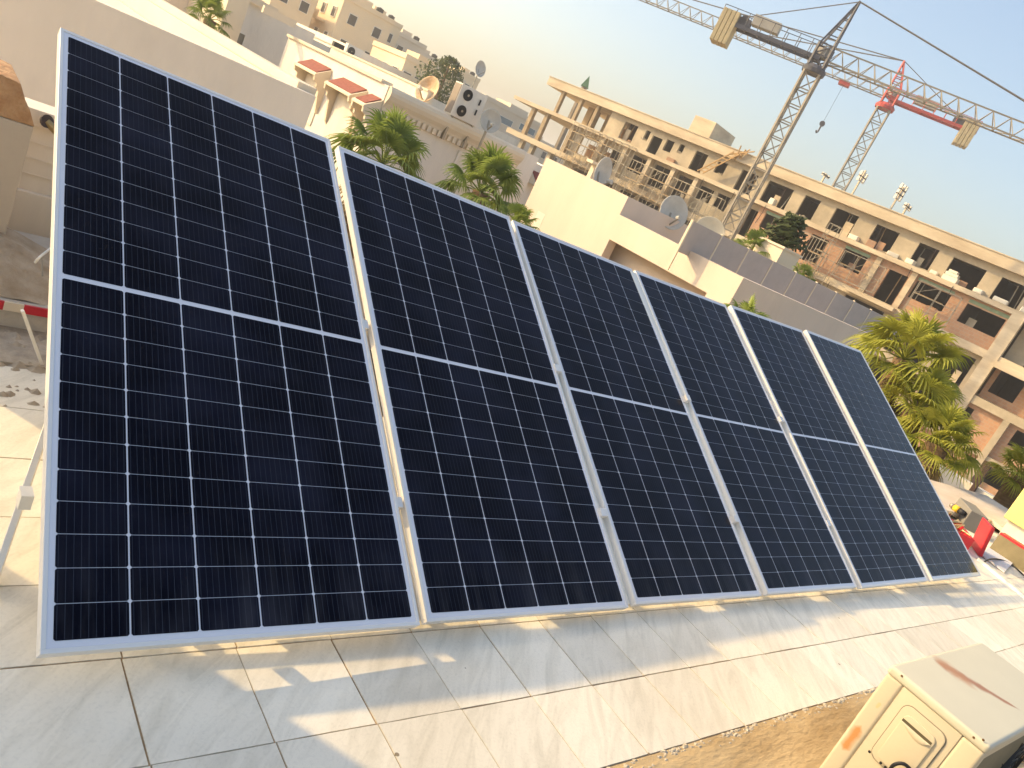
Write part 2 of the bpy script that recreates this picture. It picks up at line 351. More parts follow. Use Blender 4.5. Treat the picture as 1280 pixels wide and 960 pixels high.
# mounting frames under the row
ct, st = math.cos(TILT), math.sin(TILT)
def up(x, s, off): return Vector((x, s*ct+off*st, .08+s*st-off*ct))   # point under the panel plane, off metres below the glass
def support(x, label, s0=.02, s1=2.26, sidebrace=False):
    t = empty('support_frame', (x, 0, 0), label, 'mounting frame', 'metal frames carrying the solar panels')
    MB().bar(up(x, s0, .066), up(x, s1, .066), .07, .03, up=(0, -st, ct)).build('sloped_rail', galv, t, bevel=.002, seg=1)
    top = up(x, 2.1, .083); MB().bar((x, top.y, 0.004), top, .04).build('leg', galv, t)
    mid = up(x, .25, .083); MB().bar((x, mid.y, .004), mid, .04).build('leg', galv, t)
    MB().box(x-.05, x+.05, top.y-.05, top.y+.05, 0, .006).build('foot_plate', galv, t)
    MB().box(x-.05, x+.05, mid.y-.05, mid.y+.05, 0, .006).build('foot_plate', galv, t)
    b = up(x+.045, 1.25, .085); MB().bar((x+.045, top.y-.1, .3), b, .035).build('diagonal_brace', galv, t)
    for s in (.45, 1.25):
        MB().obox(up(x, s, .030), (1, 0, 0), .021, (0, ct, st), .02, (0, -st, ct), .018).build('panel_clamp', alu, t)
    return t
support(.30, 'metal frame under the left edge of the first solar panel')
for k in range(1, 6):
    support(k*(W_+GAP)-GAP/2, ['', 'metal frame in the gap between the first and second solar panels', 'metal frame in the gap between the second and third solar panels',
      'metal frame in the gap between the third and fourth solar panels', 'metal frame in the gap between the fourth and fifth solar panels', 'metal frame in the gap before the last solar panel'][k])
support(6*(W_+GAP)-.1, 'metal frame under the right end of the last solar panel')
for k, (a, b) in enumerate([(.62, 1.55), (1.81, 2.84), (3.07, 4.03), (4.26, 5.3), (5.5, 6.5)]):
    c1, c2 = up(a, .10, .078), up(b, .10, .078)
    o = MB().obox((c1+c2)/2, (1, 0, 0), (b-a)/2, (0, ct, st), .03, (0, -st, ct), .02).build('bottom_rail', galv, bevel=.002, seg=1)
    tag(o, 'short metal rail under the lower edge of the '+['first and second', 'second and third', 'third and fourth', 'fourth and fifth', 'fifth and last'][k]+' solar panels', 'rail', 'short rails under the lower panel edges')
# loose brace sticking out at the left
t = empty('side_brace', (-.05, .38, 0), 'pale diagonal metal bar sticking out beside the left panel edge', 'metal bar')
MB().bar((-.06, .335, .01), (.10, .90, .46), .046, .02, up=(-1, .3, 0)).build('bar', galv, t, bevel=.002, seg=1)
MB().box(-.035, -.004, .42, .47, .20, .245).build('bracket', galv, t)

# ------------------------------------------------------------------ AC unit
def ac():
    x0, x1, y0, y1, z1, z0 = 2.335, 3.29, -1.295, -.948, .63, .09
    creamr = cream
    t = empty('outdoor_ac_unit', ((x0+x1)/2, (y0+y1)/2, 0), 'cream outdoor air conditioner with rust streaks, at the lower right corner', 'air conditioner')
    # rusty powder coat: streaks with their own shape
    def rusty(name, pts):
        m = mat(name, (.56, .49, .35) if 'side' in name else (.55, .52, .40), rough=.45, var=.04, scale=3, bump=.03, bscale=60); n = m.node_tree.nodes; l = m.node_tree.links; b = n['Principled BSDF']
        cur = b.inputs['Base Color'].links[0].from_socket; geo = n.new('ShaderNodeNewGeometry')
        nz = n.new('ShaderNodeTexNoise'); nz.inputs['Scale'].default_value = 22; nz.inputs['Detail'].default_value = 6; l.new(geo.outputs['Position'], nz.inputs['Vector'])
        for (a, bb, nrm, wa, wb, col, amp) in pts:
            a, bb = Vector(a), Vector(bb); d = (bb-a); Ln = d.length; d /= Ln; pr = Vector(nrm).cross(d).normalized()
            s1 = n.new('ShaderNodeVectorMath'); s1.operation = 'SUBTRACT'; l.new(geo.outputs['Position'], s1.inputs[0]); s1.inputs[1].default_value = a
            d1 = n.new('ShaderNodeVectorMath'); d1.operation = 'DOT_PRODUCT'; l.new(s1.outputs[0], d1.inputs[0]); d1.inputs[1].default_value = d/Ln
            d2 = n.new('ShaderNodeVectorMath'); d2.operation = 'DOT_PRODUCT'; l.new(s1.outputs[0], d2.inputs[0]); d2.inputs[1].default_value = pr
            cl = n.new('ShaderNodeClamp'); l.new(d1.outputs['Value'], cl.inputs[0])
            ex = n.new('ShaderNodeMath'); ex.operation = 'SUBTRACT'; l.new(d1.outputs['Value'], ex.inputs[0]); l.new(cl.outputs[0], ex.inputs[1])
            ea = n.new('ShaderNodeMath'); ea.operation = 'ABSOLUTE'; l.new(ex.outputs[0], ea.inputs[0])
            em = n.new('ShaderNodeMath'); em.operation = 'MULTIPLY'; l.new(ea.outputs[0], em.inputs[0]); em.inputs[1].default_value = Ln/max(wa, wb)
            wd = n.new('ShaderNodeMapRange'); l.new(cl.outputs[0], wd.inputs[0]); wd.inputs['To Min'].default_value = wa; wd.inputs['To Max'].default_value = wb
            pa = n.new('ShaderNodeMath'); pa.operation = 'ABSOLUTE'; l.new(d2.outputs['Value'], pa.inputs[0])
            dv = n.new('ShaderNodeMath'); dv.operation = 'DIVIDE'; l.new(pa.outputs[0], dv.inputs[0]); l.new(wd.outputs[0], dv.inputs[1])
            sm = n.new('ShaderNodeMath'); sm.operation = 'ADD'; l.new(dv.outputs[0], sm.inputs[0]); l.new(em.outputs[0], sm.inputs[1])
            na = n.new('ShaderNodeMath'); na.operation = 'MULTIPLY_ADD'; l.new(nz.outputs['Fac'], na.inputs[0]); na.inputs[1].default_value = 1.3; na.inputs[2].default_value = -.65
            s2 = n.new('ShaderNodeMath'); s2.operation = 'ADD'; l.new(sm.outputs[0], s2.inputs[0]); l.new(na.outputs[0], s2.inputs[1])
            mr = n.new('ShaderNodeMapRange'); l.new(s2.outputs[0], mr.inputs[0]); mr.inputs['From Min'].default_value = 1.3; mr.inputs['From Max'].default_value = .35
            mr.inputs['To Min'].default_value = 0; mr.inputs['To Max'].default_value = amp
            mx = n.new('ShaderNodeMix'); mx.data_type = 'RGBA'; l.new(mr.outputs[0], mx.inputs[0]); l.new(cur, mx.inputs['A']); mx.inputs['B'].default_value = (*col, 1); cur = mx.outputs['Result']
        l.new(cur, b.inputs['Base Color']); return m
    tz = z1+.004
    topm = rusty('rusty_cream_top', [(P(1180, 832, z=tz), P(1262, 880, z=tz), (0, 0, 1), .040, .012, (.30, .12, .055), .9), (P(1178, 828, z=tz), P(1205, 850, z=tz), (0, 0, 1), .05, .04, (.42, .22, .11), .6)])
    sidem = rusty('rusty_cream_side', [(P(1073, 912, x=x0), P(1056, 933, x=x0), (1, 0, 0), .016, .016, (.50, .19, .03), .8), (P(1100, 880, x=x0), P(1096, 884, x=x0), (1, 0, 0), .006, .006, (.66, .42, .16), .5)])
    # body: side face with seams
    MB().box(x0+.006, x1, y0+.02, y1-.004, z0, z1-.03).build('casing', sidem, t, bevel=.012, smooth=True, seg=3)
    # rear corner post of the side (left of the seam)
    MB().box(x0, x0+.05, y1-.062, y1, z0, z1-.028).build('corner_post', sidem, t, bevel=.012, smooth=True, seg=3)
    MB().box(x0+.001, x0+.05, y0+.075, y1-.0645, z0+.01, z1-.0295).build('side_panel', sidem, t, bevel=.003, smooth=True, seg=2)
    MB().box(x0-.001, x0+.05, y0, y0+.073, z0, z1-.028).build('corner_post', sidem, t, bevel=.012, smooth=True, seg=3)
    # lid with rounded edges and a skirt
    MB().box(x0-.004, x1+.004, y0-.002, y1+.004, z1-.03, z1+.004).build('lid', topm, t, bevel=.014, smooth=True, seg=4)
    # service cover with grip recess
    ya, yb = y1-.095, y0+.095; za, zb = z1-.062, z1-.30
    def rrect(yc, zc, hy, hz, r, n=5):
        pts = []
        for cy, cz, a0 in ((hy-r, hz-r, 0), (-(hy-r), hz-r, 90), (-(hy-r), -(hz-r), 180), (hy-r, -(hz-r), 270)):
            for k in range(n+1):
                a = rad(a0+90*k/n); pts.append((yc+cy+r*math.cos(a), zc+cz+r*math.sin(a)))
        return pts
    yc, zc, hy, hz = (ya+yb)/2, (za+zb)/2, (ya-yb)/2, (za-zb)/2
    pts = rrect(yc, zc, hy, hz, .03)
    MB().prism([(x0+.0005, y, z) for y, z in pts], (-.0012, 0, 0)).build('cover_seam', mat('seam_shadow_gap', (.25, .22, .16)), t)
    pts = rrect(yc, zc, hy-.003, hz-.003, .028)
    cov = MB().prism([(x0+.0, y, z) for y, z in pts], (-.005, 0, 0)).build('service_cover', sidem, t, bevel=.002, smooth=True)
    pts = rrect(yc, zc-.006, hy-.022, hz-.022, .022)
    MB().prism([(x0-.004, y, z) for y, z in pts], (-.008, 0, 0)).build('cover_pad', sidem, cov, bevel=.004, smooth=True)
    # grip: dark slot with a sloping scoop below it
    gy0, gy1, gz = yc+.055, yc-.05, z1-.115
    MB().box(x0-.0128, x0-.010, gy1, gy0, gz-.007, gz+.004).build('grip_slot', mat('slot_shade', (.10, .085, .05)), cov)
    sc_ = MB(); n = 10; vs = []
    for k in range(n+1):
        s = k/n; y = gy0+(gy1-gy0)*s; dz = -.034*math.sin(math.pi*s)**.6*(.35+.65*s)
        vs += [(x0-.0125, y, gz-.006), (x0-.0185, y, gz-.006+dz*.5), (x0-.0125, y, gz-.006+dz)]
    sc_.add(vs, [(k*3+a, (k+1)*3+a, (k+1)*3+a+1, k*3+a+1) for k in range(n) for a in (0, 1)]).build('grip_lip', sidem, cov, smooth=True)
    for (dy, dz) in ((.075, -.135), (.03, -.137), (.012, -.137)):
        MB().lathe((x0-.0125, yc+dy, zc-.5*0+dz+.03), (-1, 0, 0), [(.005, 0), (.005, .001), (0, .001)], 10).build('cable_notch', blackp, cov)
    for u, v in ((1127, 845), (1217, 922), (1229, 925)):
        p = P(u, v, x=x0-.005); MB().lathe((x0-.0038, p.y, p.z), (-1, 0, 0), [(.0042, 0), (.0036, .0016), (0, .0016)], 10).build('screw', mat('rusty_screw', (.16, .09, .04), metal=.3), t)
    # front (fan side), facing away from the sun
    g = MB(); cx_, cz_ = x0+.62, (z0+z1)/2-.01
    for r in (.05, .09, .13, .17, .21): g.tube([(cx_+r*math.cos(a*math.pi/18), y0-.012, cz_+r*math.sin(a*math.pi/18)) for a in range(37)], .002, 4)
    for a in range(12): g.tube([(cx_, y0-.012, cz_), (cx_+.22*math.cos(a*math.pi/6), y0-.008, cz_+.22*math.sin(a*math.pi/6))], .002, 4)
    g.build('fan_grille', blackp, t)
    MB().box(x0+.055, x1-.02, y0+.004, y0+.0185, z0+.005, z1-.06).build('front_panel', mat('olive_grille', (.22, .19, .12)), t)
    MB().box(x0+.03, x1-.02, y0+.001, y0+.0185, z1-.058, z1-.031).build('front_strip', cream, t)
    for xx in (x0+.15, x1-.15):
        MB().box(xx-.03, xx+.03, y0-.02, y1+.02, .0, z0).build('foot', blackp, t)
    # cable loops, one seen over the side and one on the floor
    p0, p1, p2, p3 = P(1106, 972, x=x0-.03), P(1116, 957, x=x0-.045), P(1130, 955, x=x0-.04), P(1144, 968, x=x0-.015)
    pts = [Vector((x0-.012, yc+.01, zc-.16)), p3, p2, p1, p0, p0+Vector((-.01, .03, -.12)), Vector((x0-.06, p0.y+.02, .012))]
    o = MB().tube([pts[0].lerp(pts[1], .5)]+smooth_path(pts[1:], 5), .006, 8).build('black_cable', blackp, smooth=True)
    tag(o, 'black cable looping out of the side of the air conditioner', 'cable')
    q = [P(1225, 965, z=.01), P(1235, 951, z=.03), P(1252, 947, z=.03), P(1275, 949, z=.012), P(1300, 960, z=.01)]
    o = MB().tube(smooth_path(q, 5), .008, 8).build('floor_cable', mat('brown_cable', (.20, .15, .10)), smooth=True)
    tag(o, 'brownish cable lying on the floor behind the air conditioner', 'cable')
def smooth_path(pts, n=6):
    pts = [Vector(p) for p in pts]; out = []
    for i in range(len(pts)-1):
        p0 = pts[max(i-1, 0)]; p1 = pts[i]; p2 = pts[i+1]; p3 = pts[min(i+2, len(pts)-1)]
        for k in range(n):
            t = k/n; out.append(.5*((2*p1)+(p2-p0)*t+(2*p0-5*p1+4*p2-p3)*t*t+(3*p1-p0-3*p2+p3)*t**3))
    out.append(pts[-1]); return out
ac()

# ------------------------------------------------------------------ left side: ledge, pillar, junk
led = mat('dusty_concrete_ledge', (.42, .36, .28), rough=1, col2=(.66, .60, .50), scale=3.5, bump=.8, bscale=14, detail=10)
def left_side():
    zl = .13
    yf = P(30, 380, z=zl).y
    t = empty('ledge_wall', (-1, yf, 0), 'dusty concrete ledge behind the panels at the left', 'low wall')
    o = MB().box(-4, 1.0, yf, yf+1.0, -.3, zl)
    o.build('ledge', led, t, bevel=.01)
    # rubble between floor and ledge
    m = MB()
    for k in range(420):
        x = R_.uniform(-1.2, .8); y = R_.uniform(1.30, yf-.01); r = R_.uniform(.008, .035)*(.5+(y-1.3))
        n = 6; a0 = R_.random()*6
        m.add([(x+r*1.4*math.cos(a0+i*1.047)*R_.uniform(.6, 1.2), y+r*math.sin(a0+i*1.047)*R_.uniform(.6, 1.2), -.002) for i in range(n)]+[(x, y, r*.8)], [(i, (i+1) % n, n) for i in range(n)])
    tag(m.build('rubble', greyrock), 'small cement rubble on the tiles in front of the ledge', 'rubble', kind='stuff')
    MB().box(-4, 1.0, 1.70, yf, -.3, .012).build('gutter_floor', greyrock)['kind'] = 'structure'
    # red and white board along the ledge edge
    a = P(-40, 368, z=zl+.004).y; yb = yf-.012
    t = empty('barrier_board', (-.2, yb, zl), 'narrow red and white striped board along the ledge at the left', 'board')
    xs = [P(u, 378, y=yb).x for u in (-60, -22, 5, 31, 75, 110)]
    for i in range(5):
        MB().box(xs[i], xs[i+1], yb-.012, yb, zl-.035, zl+.004).build('stripe', [white2, redp][i % 2], t)
    # pillar with rough brick top
    D = 4.15; pr = P(38, 158, D=D); pb = P(12, 292, D=D)
    xr = (pr.x+pb.x)/2; yp = pr.y; zt = pr.z
    t = empty('masonry_pillar', (xr-.4, yp+.2, zl), 'beige rendered pillar with broken brick top at the left picture edge', 'pillar')
    MB().box(xr-.9, xr, yp, yp+.45, zl, zt).build('shaft', mat('beige_render', (.50, .43, .34), var=.06, scale=2, bump=.2), t, bevel=.006)
    rough = mat('broken_brick_top', (.36, .19, .09), rough=1, col2=(.55, .36, .20), scale=14, bump=.9, bscale=30)
    pl = [(xr+.003, zt+.002), (xr-.03, zt+.07), (xr-.045, zt+.085), (xr-.085, zt+.165), (xr-.11, zt+.17), (xr-.3, zt+.19), (xr-.9, zt+.2), (xr-.9, zt+.002)]
    MB().prism([(x, yp+.003, z) for x, z in pl], (0, .44, 0)).build('broken_top', rough, t, bevel=.004)
    # brown mud heap at the pillar foot
    m = MB(); n = 14
    vs = []; cx, cy = xr+.12, yp+.02
    for i in range(n):
        for j in range(n):
            x = cx-.7+1.4*i/(n-1); y = cy-.45+.6*j/(n-1); h = max(0, .16*math.exp(-((x-cx+.25)/.35)**2)*min(1, (y-cy+.45)/.3))+R_.uniform(-.008, .012)
            vs.append((x, y, zl+h-.004))
    fs = [(i*n+j, (i+1)*n+j, (i+1)*n+j+1, i*n+j+1) for i in range(n-1) for j in range(n-1)]
    tag(m.add(vs, fs).build('earth_heap', mat('brown_earth', (.32, .22, .12), rough=1, col2=(.54, .44, .32), scale=6, bump=.7, bscale=25, detail=9), smooth=True), 'brown earth heaped at the foot of the beige pillar', 'earth')
    # lower wall behind it
    yw = 3.3; zt2 = P(55, 140, y=yw).z; zm = P(45, 240, y=yw).z
    t = empty('parapet_wall', (0, yw, zl), 'low cream wall with a stepped top behind the pillar', 'wall')
    MB().box(-3, 1.6, yw, yw+.25, -.5, zt2).build('wall', greyplaster, t, bevel=.005)
    MB().box(-3, 1.6, yw-.04, yw-.001, -.5, zm).build('plinth', greyplaster, t, bevel=.008)
    for k in range(1, 5):
        z = zm+(zt2-zm)*k/5; MB().box(-3, 1.6, yw-.006, yw-.0005, z, z+.006).build('ridge', greyplaster, t)
    # little lamp / valve on the wall beside the panel edge
    p = P(58, 152, y=yw-.06); q = P(64, 157, y=yw-.06)
    t = empty('wall_valve', (p.x, yw, p.z), 'small dark disc with brass fitting on the wall beside the panel corner', 'fitting')
    MB().lathe((p.x, yw-.05, p.z), (.4, -1, .3), [(0, 0), (.035, 0), (.035, .012), (0, .012)], 14).build('disc', mat('dark_rubber', (.07, .055, .05)), t)
    MB().tube([(p.x, yw-.05, p.z), (p.x+.07, yw-.06, p.z-.045)], .02).build('stem', mat('aged_brass', (.40, .30, .14), metal=.6, rough=.5), t)
    # wires on the ledge
    q = [P(30, 432, z=.25), P(28, 386, z=.30), P(48, 322, z=.33), P(52, 340, z=.285)]
    tag(MB().tube(smooth_path([P(75, 300, z=.36), P(60, 313, z=.34), P(50, 321, z=.36), P(44, 328, z=.33)], 5), .006, 6).build('wire_stub', galv), 'short pale wire tied above the ledge beside the panel edge', 'wire')
    tag(MB().tube([P(52, 322, z=.34), P(53, 345, z=.285)], .004, 6).build('wire_pin', steel), 'thin upright pin on the ledge beside the panel edge', 'pin')
    a = P(28, 388, z=.24); b = P(52, 455, z=.01); 
    tag(MB().bar(a, b, .022, .012).build('leaning_strip', galv), 'thin metal strip leaning against the ledge front at the left', 'metal strip')
    # unseen slab on posts, added at the left to cast the floor shadow
    t = empty('shadow_slab', (-2.4, 2.4, 0), 'unseen pale slab on posts, added to shade the floor at lower left', 'shadow blocker')
    MB().box(-4.2, -1.07, 1.80, 2.02, 1.02, 4.2).build('tank', white2, t, bevel=.02)  # thin added slab, shaped only for the shadow it casts
    for x in (-4.1, -1.17):
        for y in (1.91,): MB().box(x-.03, x+.03, y-.03, y+.03, 0, 1.02).build('leg', steel, t)
left_side()

# ------------------------------------------------------------------ ground and neighbours
GZ = -5.0
ground = mat('street_ground', (.42, .35, .25), rough=1, var=.3, scale=.08, detail=10)
MB().add([(-1500, -1500, GZ), (1500, -1500, GZ), (1500, 1500, GZ), (-1500, 1500, GZ)], [(0, 1, 2, 3)]).build('ground', ground)['kind'] = 'structure'
MB().add([(9.5, -60, GZ+.01), (12.8, -60, GZ+.01), (12.8, 90, GZ+.01), (9.5, 90, GZ+.01)], [(0, 1, 2, 3)]).build('street', mat('asphalt', (.07, .065, .06), rough=1))['kind'] = 'structure'
t = empty('own_house', (2, -4, GZ), 'white house whose tiled roof carries the solar panels', 'house')
MB().box(-8, 13.4, -9, 1.69, GZ, -.31).build('wall', white, t)

def shell(name, label, x0, x1, y0, y1, ztop, roofz, mt, th=.18, group=None, sides='NSEW', cop=None, cat='house'):
    t = empty(name, ((x0+x1)/2, (y0+y1)/2, GZ), label, cat, group)
    MB().box(x0, x1, y0, y1, GZ, roofz).build('wall', mt, t)
    m = MB()
    if 'S' in sides: m.box(x0, x1, y0, y0+th, roofz, ztop)
    if 'N' in sides: m.box(x0, x1, y1-th, y1, roofz, ztop)
    if 'W' in sides: m.box(x0, x0+th, y0+th, y1-th, roofz, ztop)
    if 'E' in sides: m.box(x1-th, x1, y0+th, y1-th, roofz, ztop)
    m.build('parapet', mt, t)
    if cop:
        c = MB(); e = .04
        if 'S' in sides: c.box(x0-e, x1+e, y0-e, y0+th+e, ztop, ztop+cop)
        if 'N' in sides: c.box(x0-e, x1+e, y1-th-e, y1+e, ztop, ztop+cop)
        if 'W' in sides: c.box(x0-e, x0+th+e, y0+th+e, y1-th-e, ztop, ztop+cop)
        if 'E' in sides: c.box(x1-th-e, x1+e, y0+th+e, y1-th-e, ztop, ztop+cop)
        c.build('coping', white2, t, bevel=.01)
    return t
E2 = EYE
# B1: near neighbour, shaded wall facing us
b1 = shell('flat_roof_house', 'near house with long shaded plaster wall and sunlit parapet at upper left', -9, 3.13, 6.9, 20.5, 1.18, .35, stained, th=.16, sides='SNW')
m = MB(); m.box(2.90, 3.13, 7.06, 20.34, .35, 1.14); m.build('side_parapet', white2, b1)
MB().box(2.96, 3.19, 7.07, 20.6, 1.14, 1.25).build('coping', white2, b1, bevel=.01)
MB().box(2.80, 2.899, 7.07, 20.3, .35, .86).build('kerb', white2, b1, bevel=.01)
def window(t, x=None, y=None, a=0, b=0, z0=0, z1=0, d=.06, gm=None, name='window'):
    """framed window on a wall facing -X (x given, spans y a..b) or -Y (y given, spans x a..b)"""
    f = .06*min(1, abs(b-a)); gm = gm or darkglass; m = MB(); g = MB()
    if x is not None:
        for aa, bb, za, zb in ((a, a+f, z0, z1), (b-f, b, z0, z1), (a+f, b-f, z0, z0+f), (a+f, b-f, z1-f, z1)): m.box(x-d, x-.002, aa, bb, za, zb)
        g.box(x-d*.4, x-.002, a+f, b-f, z0+f, z1-f)
    else:
        for aa, bb, za, zb in ((a, a+f, z0, z1), (b-f, b, z0, z1), (a+f, b-f, z0, z0+f), (a+f, b-f, z1-f, z1)): m.box(aa, bb, y-d, y-.002, za, zb)
        g.box(a+f, b-f, y-d*.4, y-.002, z0+f, z1-f)
    w_ = m.build(name, white, t); g.build('pane', gm, w_); return w_

# B2: house with awnings (corner seen)
xc, yc = 9.0+E2[0], 17.4+E2[1]
yfar = yc+6.9
b2 = shell('white_house', 'white two storey house with red tiled awnings and a dentil cornice', xc, xc+5.0, yc, yfar, 1.60, 1.0, white, th=.2, sides='SNWE')
m = MB(); m.box(xc-.07, xc+.25, yc+.3, yfar, 1.60, 1.68); m.build('coping', white2, b2, bevel=.01)
def awning(u0, v0, u1, v1, h, par, xw, pr=.42, lab=None):
    a = P(u0, v0, x=xw-pr); b = P(u1, v1, x=xw-pr); y0, y1 = sorted((a.y, b.y)); z = (a.z+b.z)/2
    t = par
    rf = MB(); rf.prism([(xw-.001, y0, z+.26), (xw-pr, y0, z), (xw-pr, y0, z-.05), (xw-.001, y0, z-.05)], (0, y1-y0, 0))
    r = rf.build('awning', white2, t)
    MB().prism([(xw-.02, y0+.07, z+.285), (xw-pr+.05, y0+.07, z+.055), (xw-pr+.05, y0+.07, z+.035), (xw-.02, y0+.07, z+.262)], (0, y1-y0-.14, 0)).build('tile_roof', redtile, r)
    for yy in (y0, y1-.09):
        prof = [(xw-.001, z-.05), (xw-pr+.01, z-.05), (xw-pr+.03, z-.16), (xw-pr+.13, z-.2), (xw-pr+.14, z-.3), (xw-pr+.24, z-.38), (xw-pr+.26, z-.52), (xw-.08, z-h+.1), (xw-.001, z-h)]
        MB().prism([(x, yy, zz) for x, zz in prof], (0, .09, 0)).build('bracket', white2, r)
    MB().box(xw-.03, xw-.002, y0+.12, y1-.12, z-h-.35, z-.12).build('window', greyplaster, r)
awning(368, 78, 394, 92, .95, b2, xc); awning(406, 101, 437, 119, 1.0, b2, xc); awning(440, 122, 455, 131, 1.0, b2, xc)
# cornice on the shaded face
m = MB(); n = 10; x1c = xc+4.35
prof = [(0, 1.62), (-.10, 1.62), (-.16, 1.58), (-.20, 1.50), (-.20, 1.42), (-.16, 1.32), (-.09, 1.22), (-.05, 1.12), (-.05, 1.02), (0, 1.0)]
m.prism([(xc+.02, yc+y-.001, z) for y, z in prof], (x1c-xc, 0, 0)); m.build('cornice', white2, b2, bevel=0)
dn = MB().box(0, .085, -.13, -.052, 1.02, 1.16).build('dentil', white2, None); dn.parent = b2
for k in range(25):
    o = dn if k == 0 else dn.copy()
    if k: C.objects.link(o); o.parent = b2
    o.location = (xc+.35+k*.16-b2.location.x, yc-b2.location.y, -b2.location.z)
a = P(572, 190, y=yc); b = P(598, 215, y=yc); window(b2, y=yc, a=a.x, b=a.x+1.3, z0=a.z-1.2, z1=a.z+.05, gm=greyplaster)
# grey block left of B2
b4 = shell('grey_house', 'grey shaded house with a small barred window left of the awning house', 4.0+E2[0], 12.0+E2[0], 30+E2[1], 38, 2.10, 1.5, stained, th=.2)
MB().box(7.6+E2[0], 8.2+E2[0], 26.0+E2[1], 29.99+E2[1], GZ, 2.6).build('projecting_bay', white2, b4)
MB().box(8.7+E2[0], 10.4+E2[0], 29.8+E2[1], 29.99+E2[1], 2.1, 2.3).build('ledge', white2, b4)
a = P(292, 36, y=30+E2[1]); window(b4, y=30+E2[1], a=a.x-.05, b=a.x+.45, z0=a.z-.6, z1=a.z, gm=mat('weathered_shutter', (.25, .22, .17)))
MB().box(8.0+E2[0], 9.0+E2[0], 24.05+E2[1], 24.19+E2[1], 1.9, 2.1).build('ledge', white2, b4)
b4b = shell('white_gable_house', 'white house end behind the sunlit parapet at upper left', 7.4, 10.5, 36, 48, 2.3, 1.6, white2)
MB().box(6.6, 7.35, 36, 36.5, GZ, 2.9).build('chimney_pillar', white2, b4b)
# B3: beige sunlit house
x3, y3n, y3f = 12.0+E2[0], 8.2+E2[1], 14.66+E2[1]
b3 = empty('cream_house', (x3+3, y3n+3, GZ), 'bright cream house with stepped parapet, sunlit side behind the middle panels', 'house')
ystep = P(785, 247, x=x3).y; zhi = P(690, 200, x=x3).z; zlo = P(880, 322, x=x3).z
# opening (terrace) in the sunlit wall
pa = P(762, 299, x=x3); pb = P(900, 372, x=x3)
ya_, yb_ = pa.y, y3n+.55; zo = pa.z; zo2 = zo
w_ = MB()
w_.box(x3, x3+.25, ya_, y3f, GZ, zhi if False else zlo)
w_.box(x3, x3+.25, yb_, ya_, zo, zlo); w_.box(x3, x3+.25, yb_, ya_, GZ, zo-2.4); w_.box(x3, x3+.25, y3n, yb_, GZ, zlo)
w_.box(x3, x3+.25, ystep, y3f, zlo, zhi)
w_.box(x3+.25, x3+6.2, y3n, y3n+.22, GZ, zlo); w_.box(x3+.25, x3+6.2, y3f-.2, y3f, GZ, zhi)
w_.box(x3+.25, x3+6, y3n+.22, y3f-.2, GZ, zo-2.4); w_.box(x3+.25, x3+6, y3n+.22, y3f-.2, zo+.05, zo+.2)
w_.box(x3+.25, x3+2.6, ystep, ystep+.2, zlo-.3, zhi)
w_.box(x3+.45, x3+.6, y3n+.22, y3f-.2, zo-2.4, zo+.05)
w_.build('wall', mat('cream_house_plaster', (.66, .55, .44), var=.06, stretch=(1, 1, .25), scale=1.2, bump=.1, bscale=30), b3)
a = P(672, 266, x=x3); b = P(683, 268, x=x3)
MB().box(x3-.004, x3+.002, a.y-.28, a.y, a.z-.75, a.z+.05).build('window', greyplaster, b3)
# grey parapet screens on top, behind
ysn = 9.55+E2[1]
t = empty('screen_railing', (x3+4, ysn, 0), 'row of flat grey panels forming the railing on the cream house roof', 'railing')
x = P(862, 285, y=ysn).x; z1 = 1.80; pan = mat('grey_screen_panel', (.42, .36, .32), rough=.6, var=.08)
while x < P(1125, 400, y=ysn).x:
    MB().box(x+.02, x+.98, ysn, ysn+.03, z1-.62, z1).build('panel', pan, t, bevel=.004)
    MB().box(x-.02, x+.018, ysn-.01, ysn+.04, z1-1.0, z1+.02).build('post', white2, t); x += 1.0
# wall with red awning between B2 and B3
b6 = shell('pale_house', 'pale shaded house between the cornice house and the cream house', 14.0+E2[0]+.35, 19.5, 19.6+E2[1], 27, 1.42, .9, white)
yy = 19.6+E2[1]; a = P(661, 219, y=yy); 
r = MB().prism([(a.x, yy-.001, a.z+.16), (a.x, yy-.45, a.z-.12), (a.x, yy-.45, a.z-.2), (a.x, yy-.001, a.z-.2)], (1.6, 0, 0)).build('awning', white2, b6)
MB().prism([(a.x+.04, yy-.02, a.z+.2), (a.x+.04, yy-.44, a.z-.06), (a.x+.04, yy-.44, a.z-.09), (a.x+.04, yy-.02, a.z+.16)], (1.5, 0, 0)).build('tile_roof', redtile, r)

# ------------------------------------------------------------------ dishes, AC, things on roofs
rustdish = mat('rusty_dish', (.45, .22, .08), rough=.6, col2=(.70, .60, .42), scale=4, detail=8)
paledish = mat('pale_dish', (.50, .48, .42), rough=.6, var=.12, scale=4)
def dish(u, v, D, r, face, m, label, zbase):
    c = P(u, v, D=D); f = Vector(face).normalized()
    t = empty('satellite_dish', (c.x, c.y, zbase), label, 'satellite dish', 'satellite dishes on the roofs')
    prof = [(r*k/6, r*.32*(k/6)**2) for k in range(7)]
    MB().lathe(c-f*r*.2, f, prof+[(r*1.03, r*.32), (r*1.03, r*.27)]+[(r*k/6, r*.32*(k/6)**2-.02) for k in range(6, -1, -1)], 26).build('reflector', m, t, smooth=True, fixn=False)
    back = c-f*r*.25
    MB().tube([(c.x, c.y, zbase), (c.x, c.y, c.z-r*.6), back], .035, 7).build('mast', steel, t)
    lo = c-Vector((0, 0, r*.95)); MB().tube([lo, c+f*r*1.0-Vector((0, 0, r*.35))], .018, 6).build('feed_arm', steel, t)
    h = c+f*r*1.0-Vector((0, 0, r*.35)); MB().tube([h, h-f*.14], [.05, .035], 8).build('receiver', paledish, t)
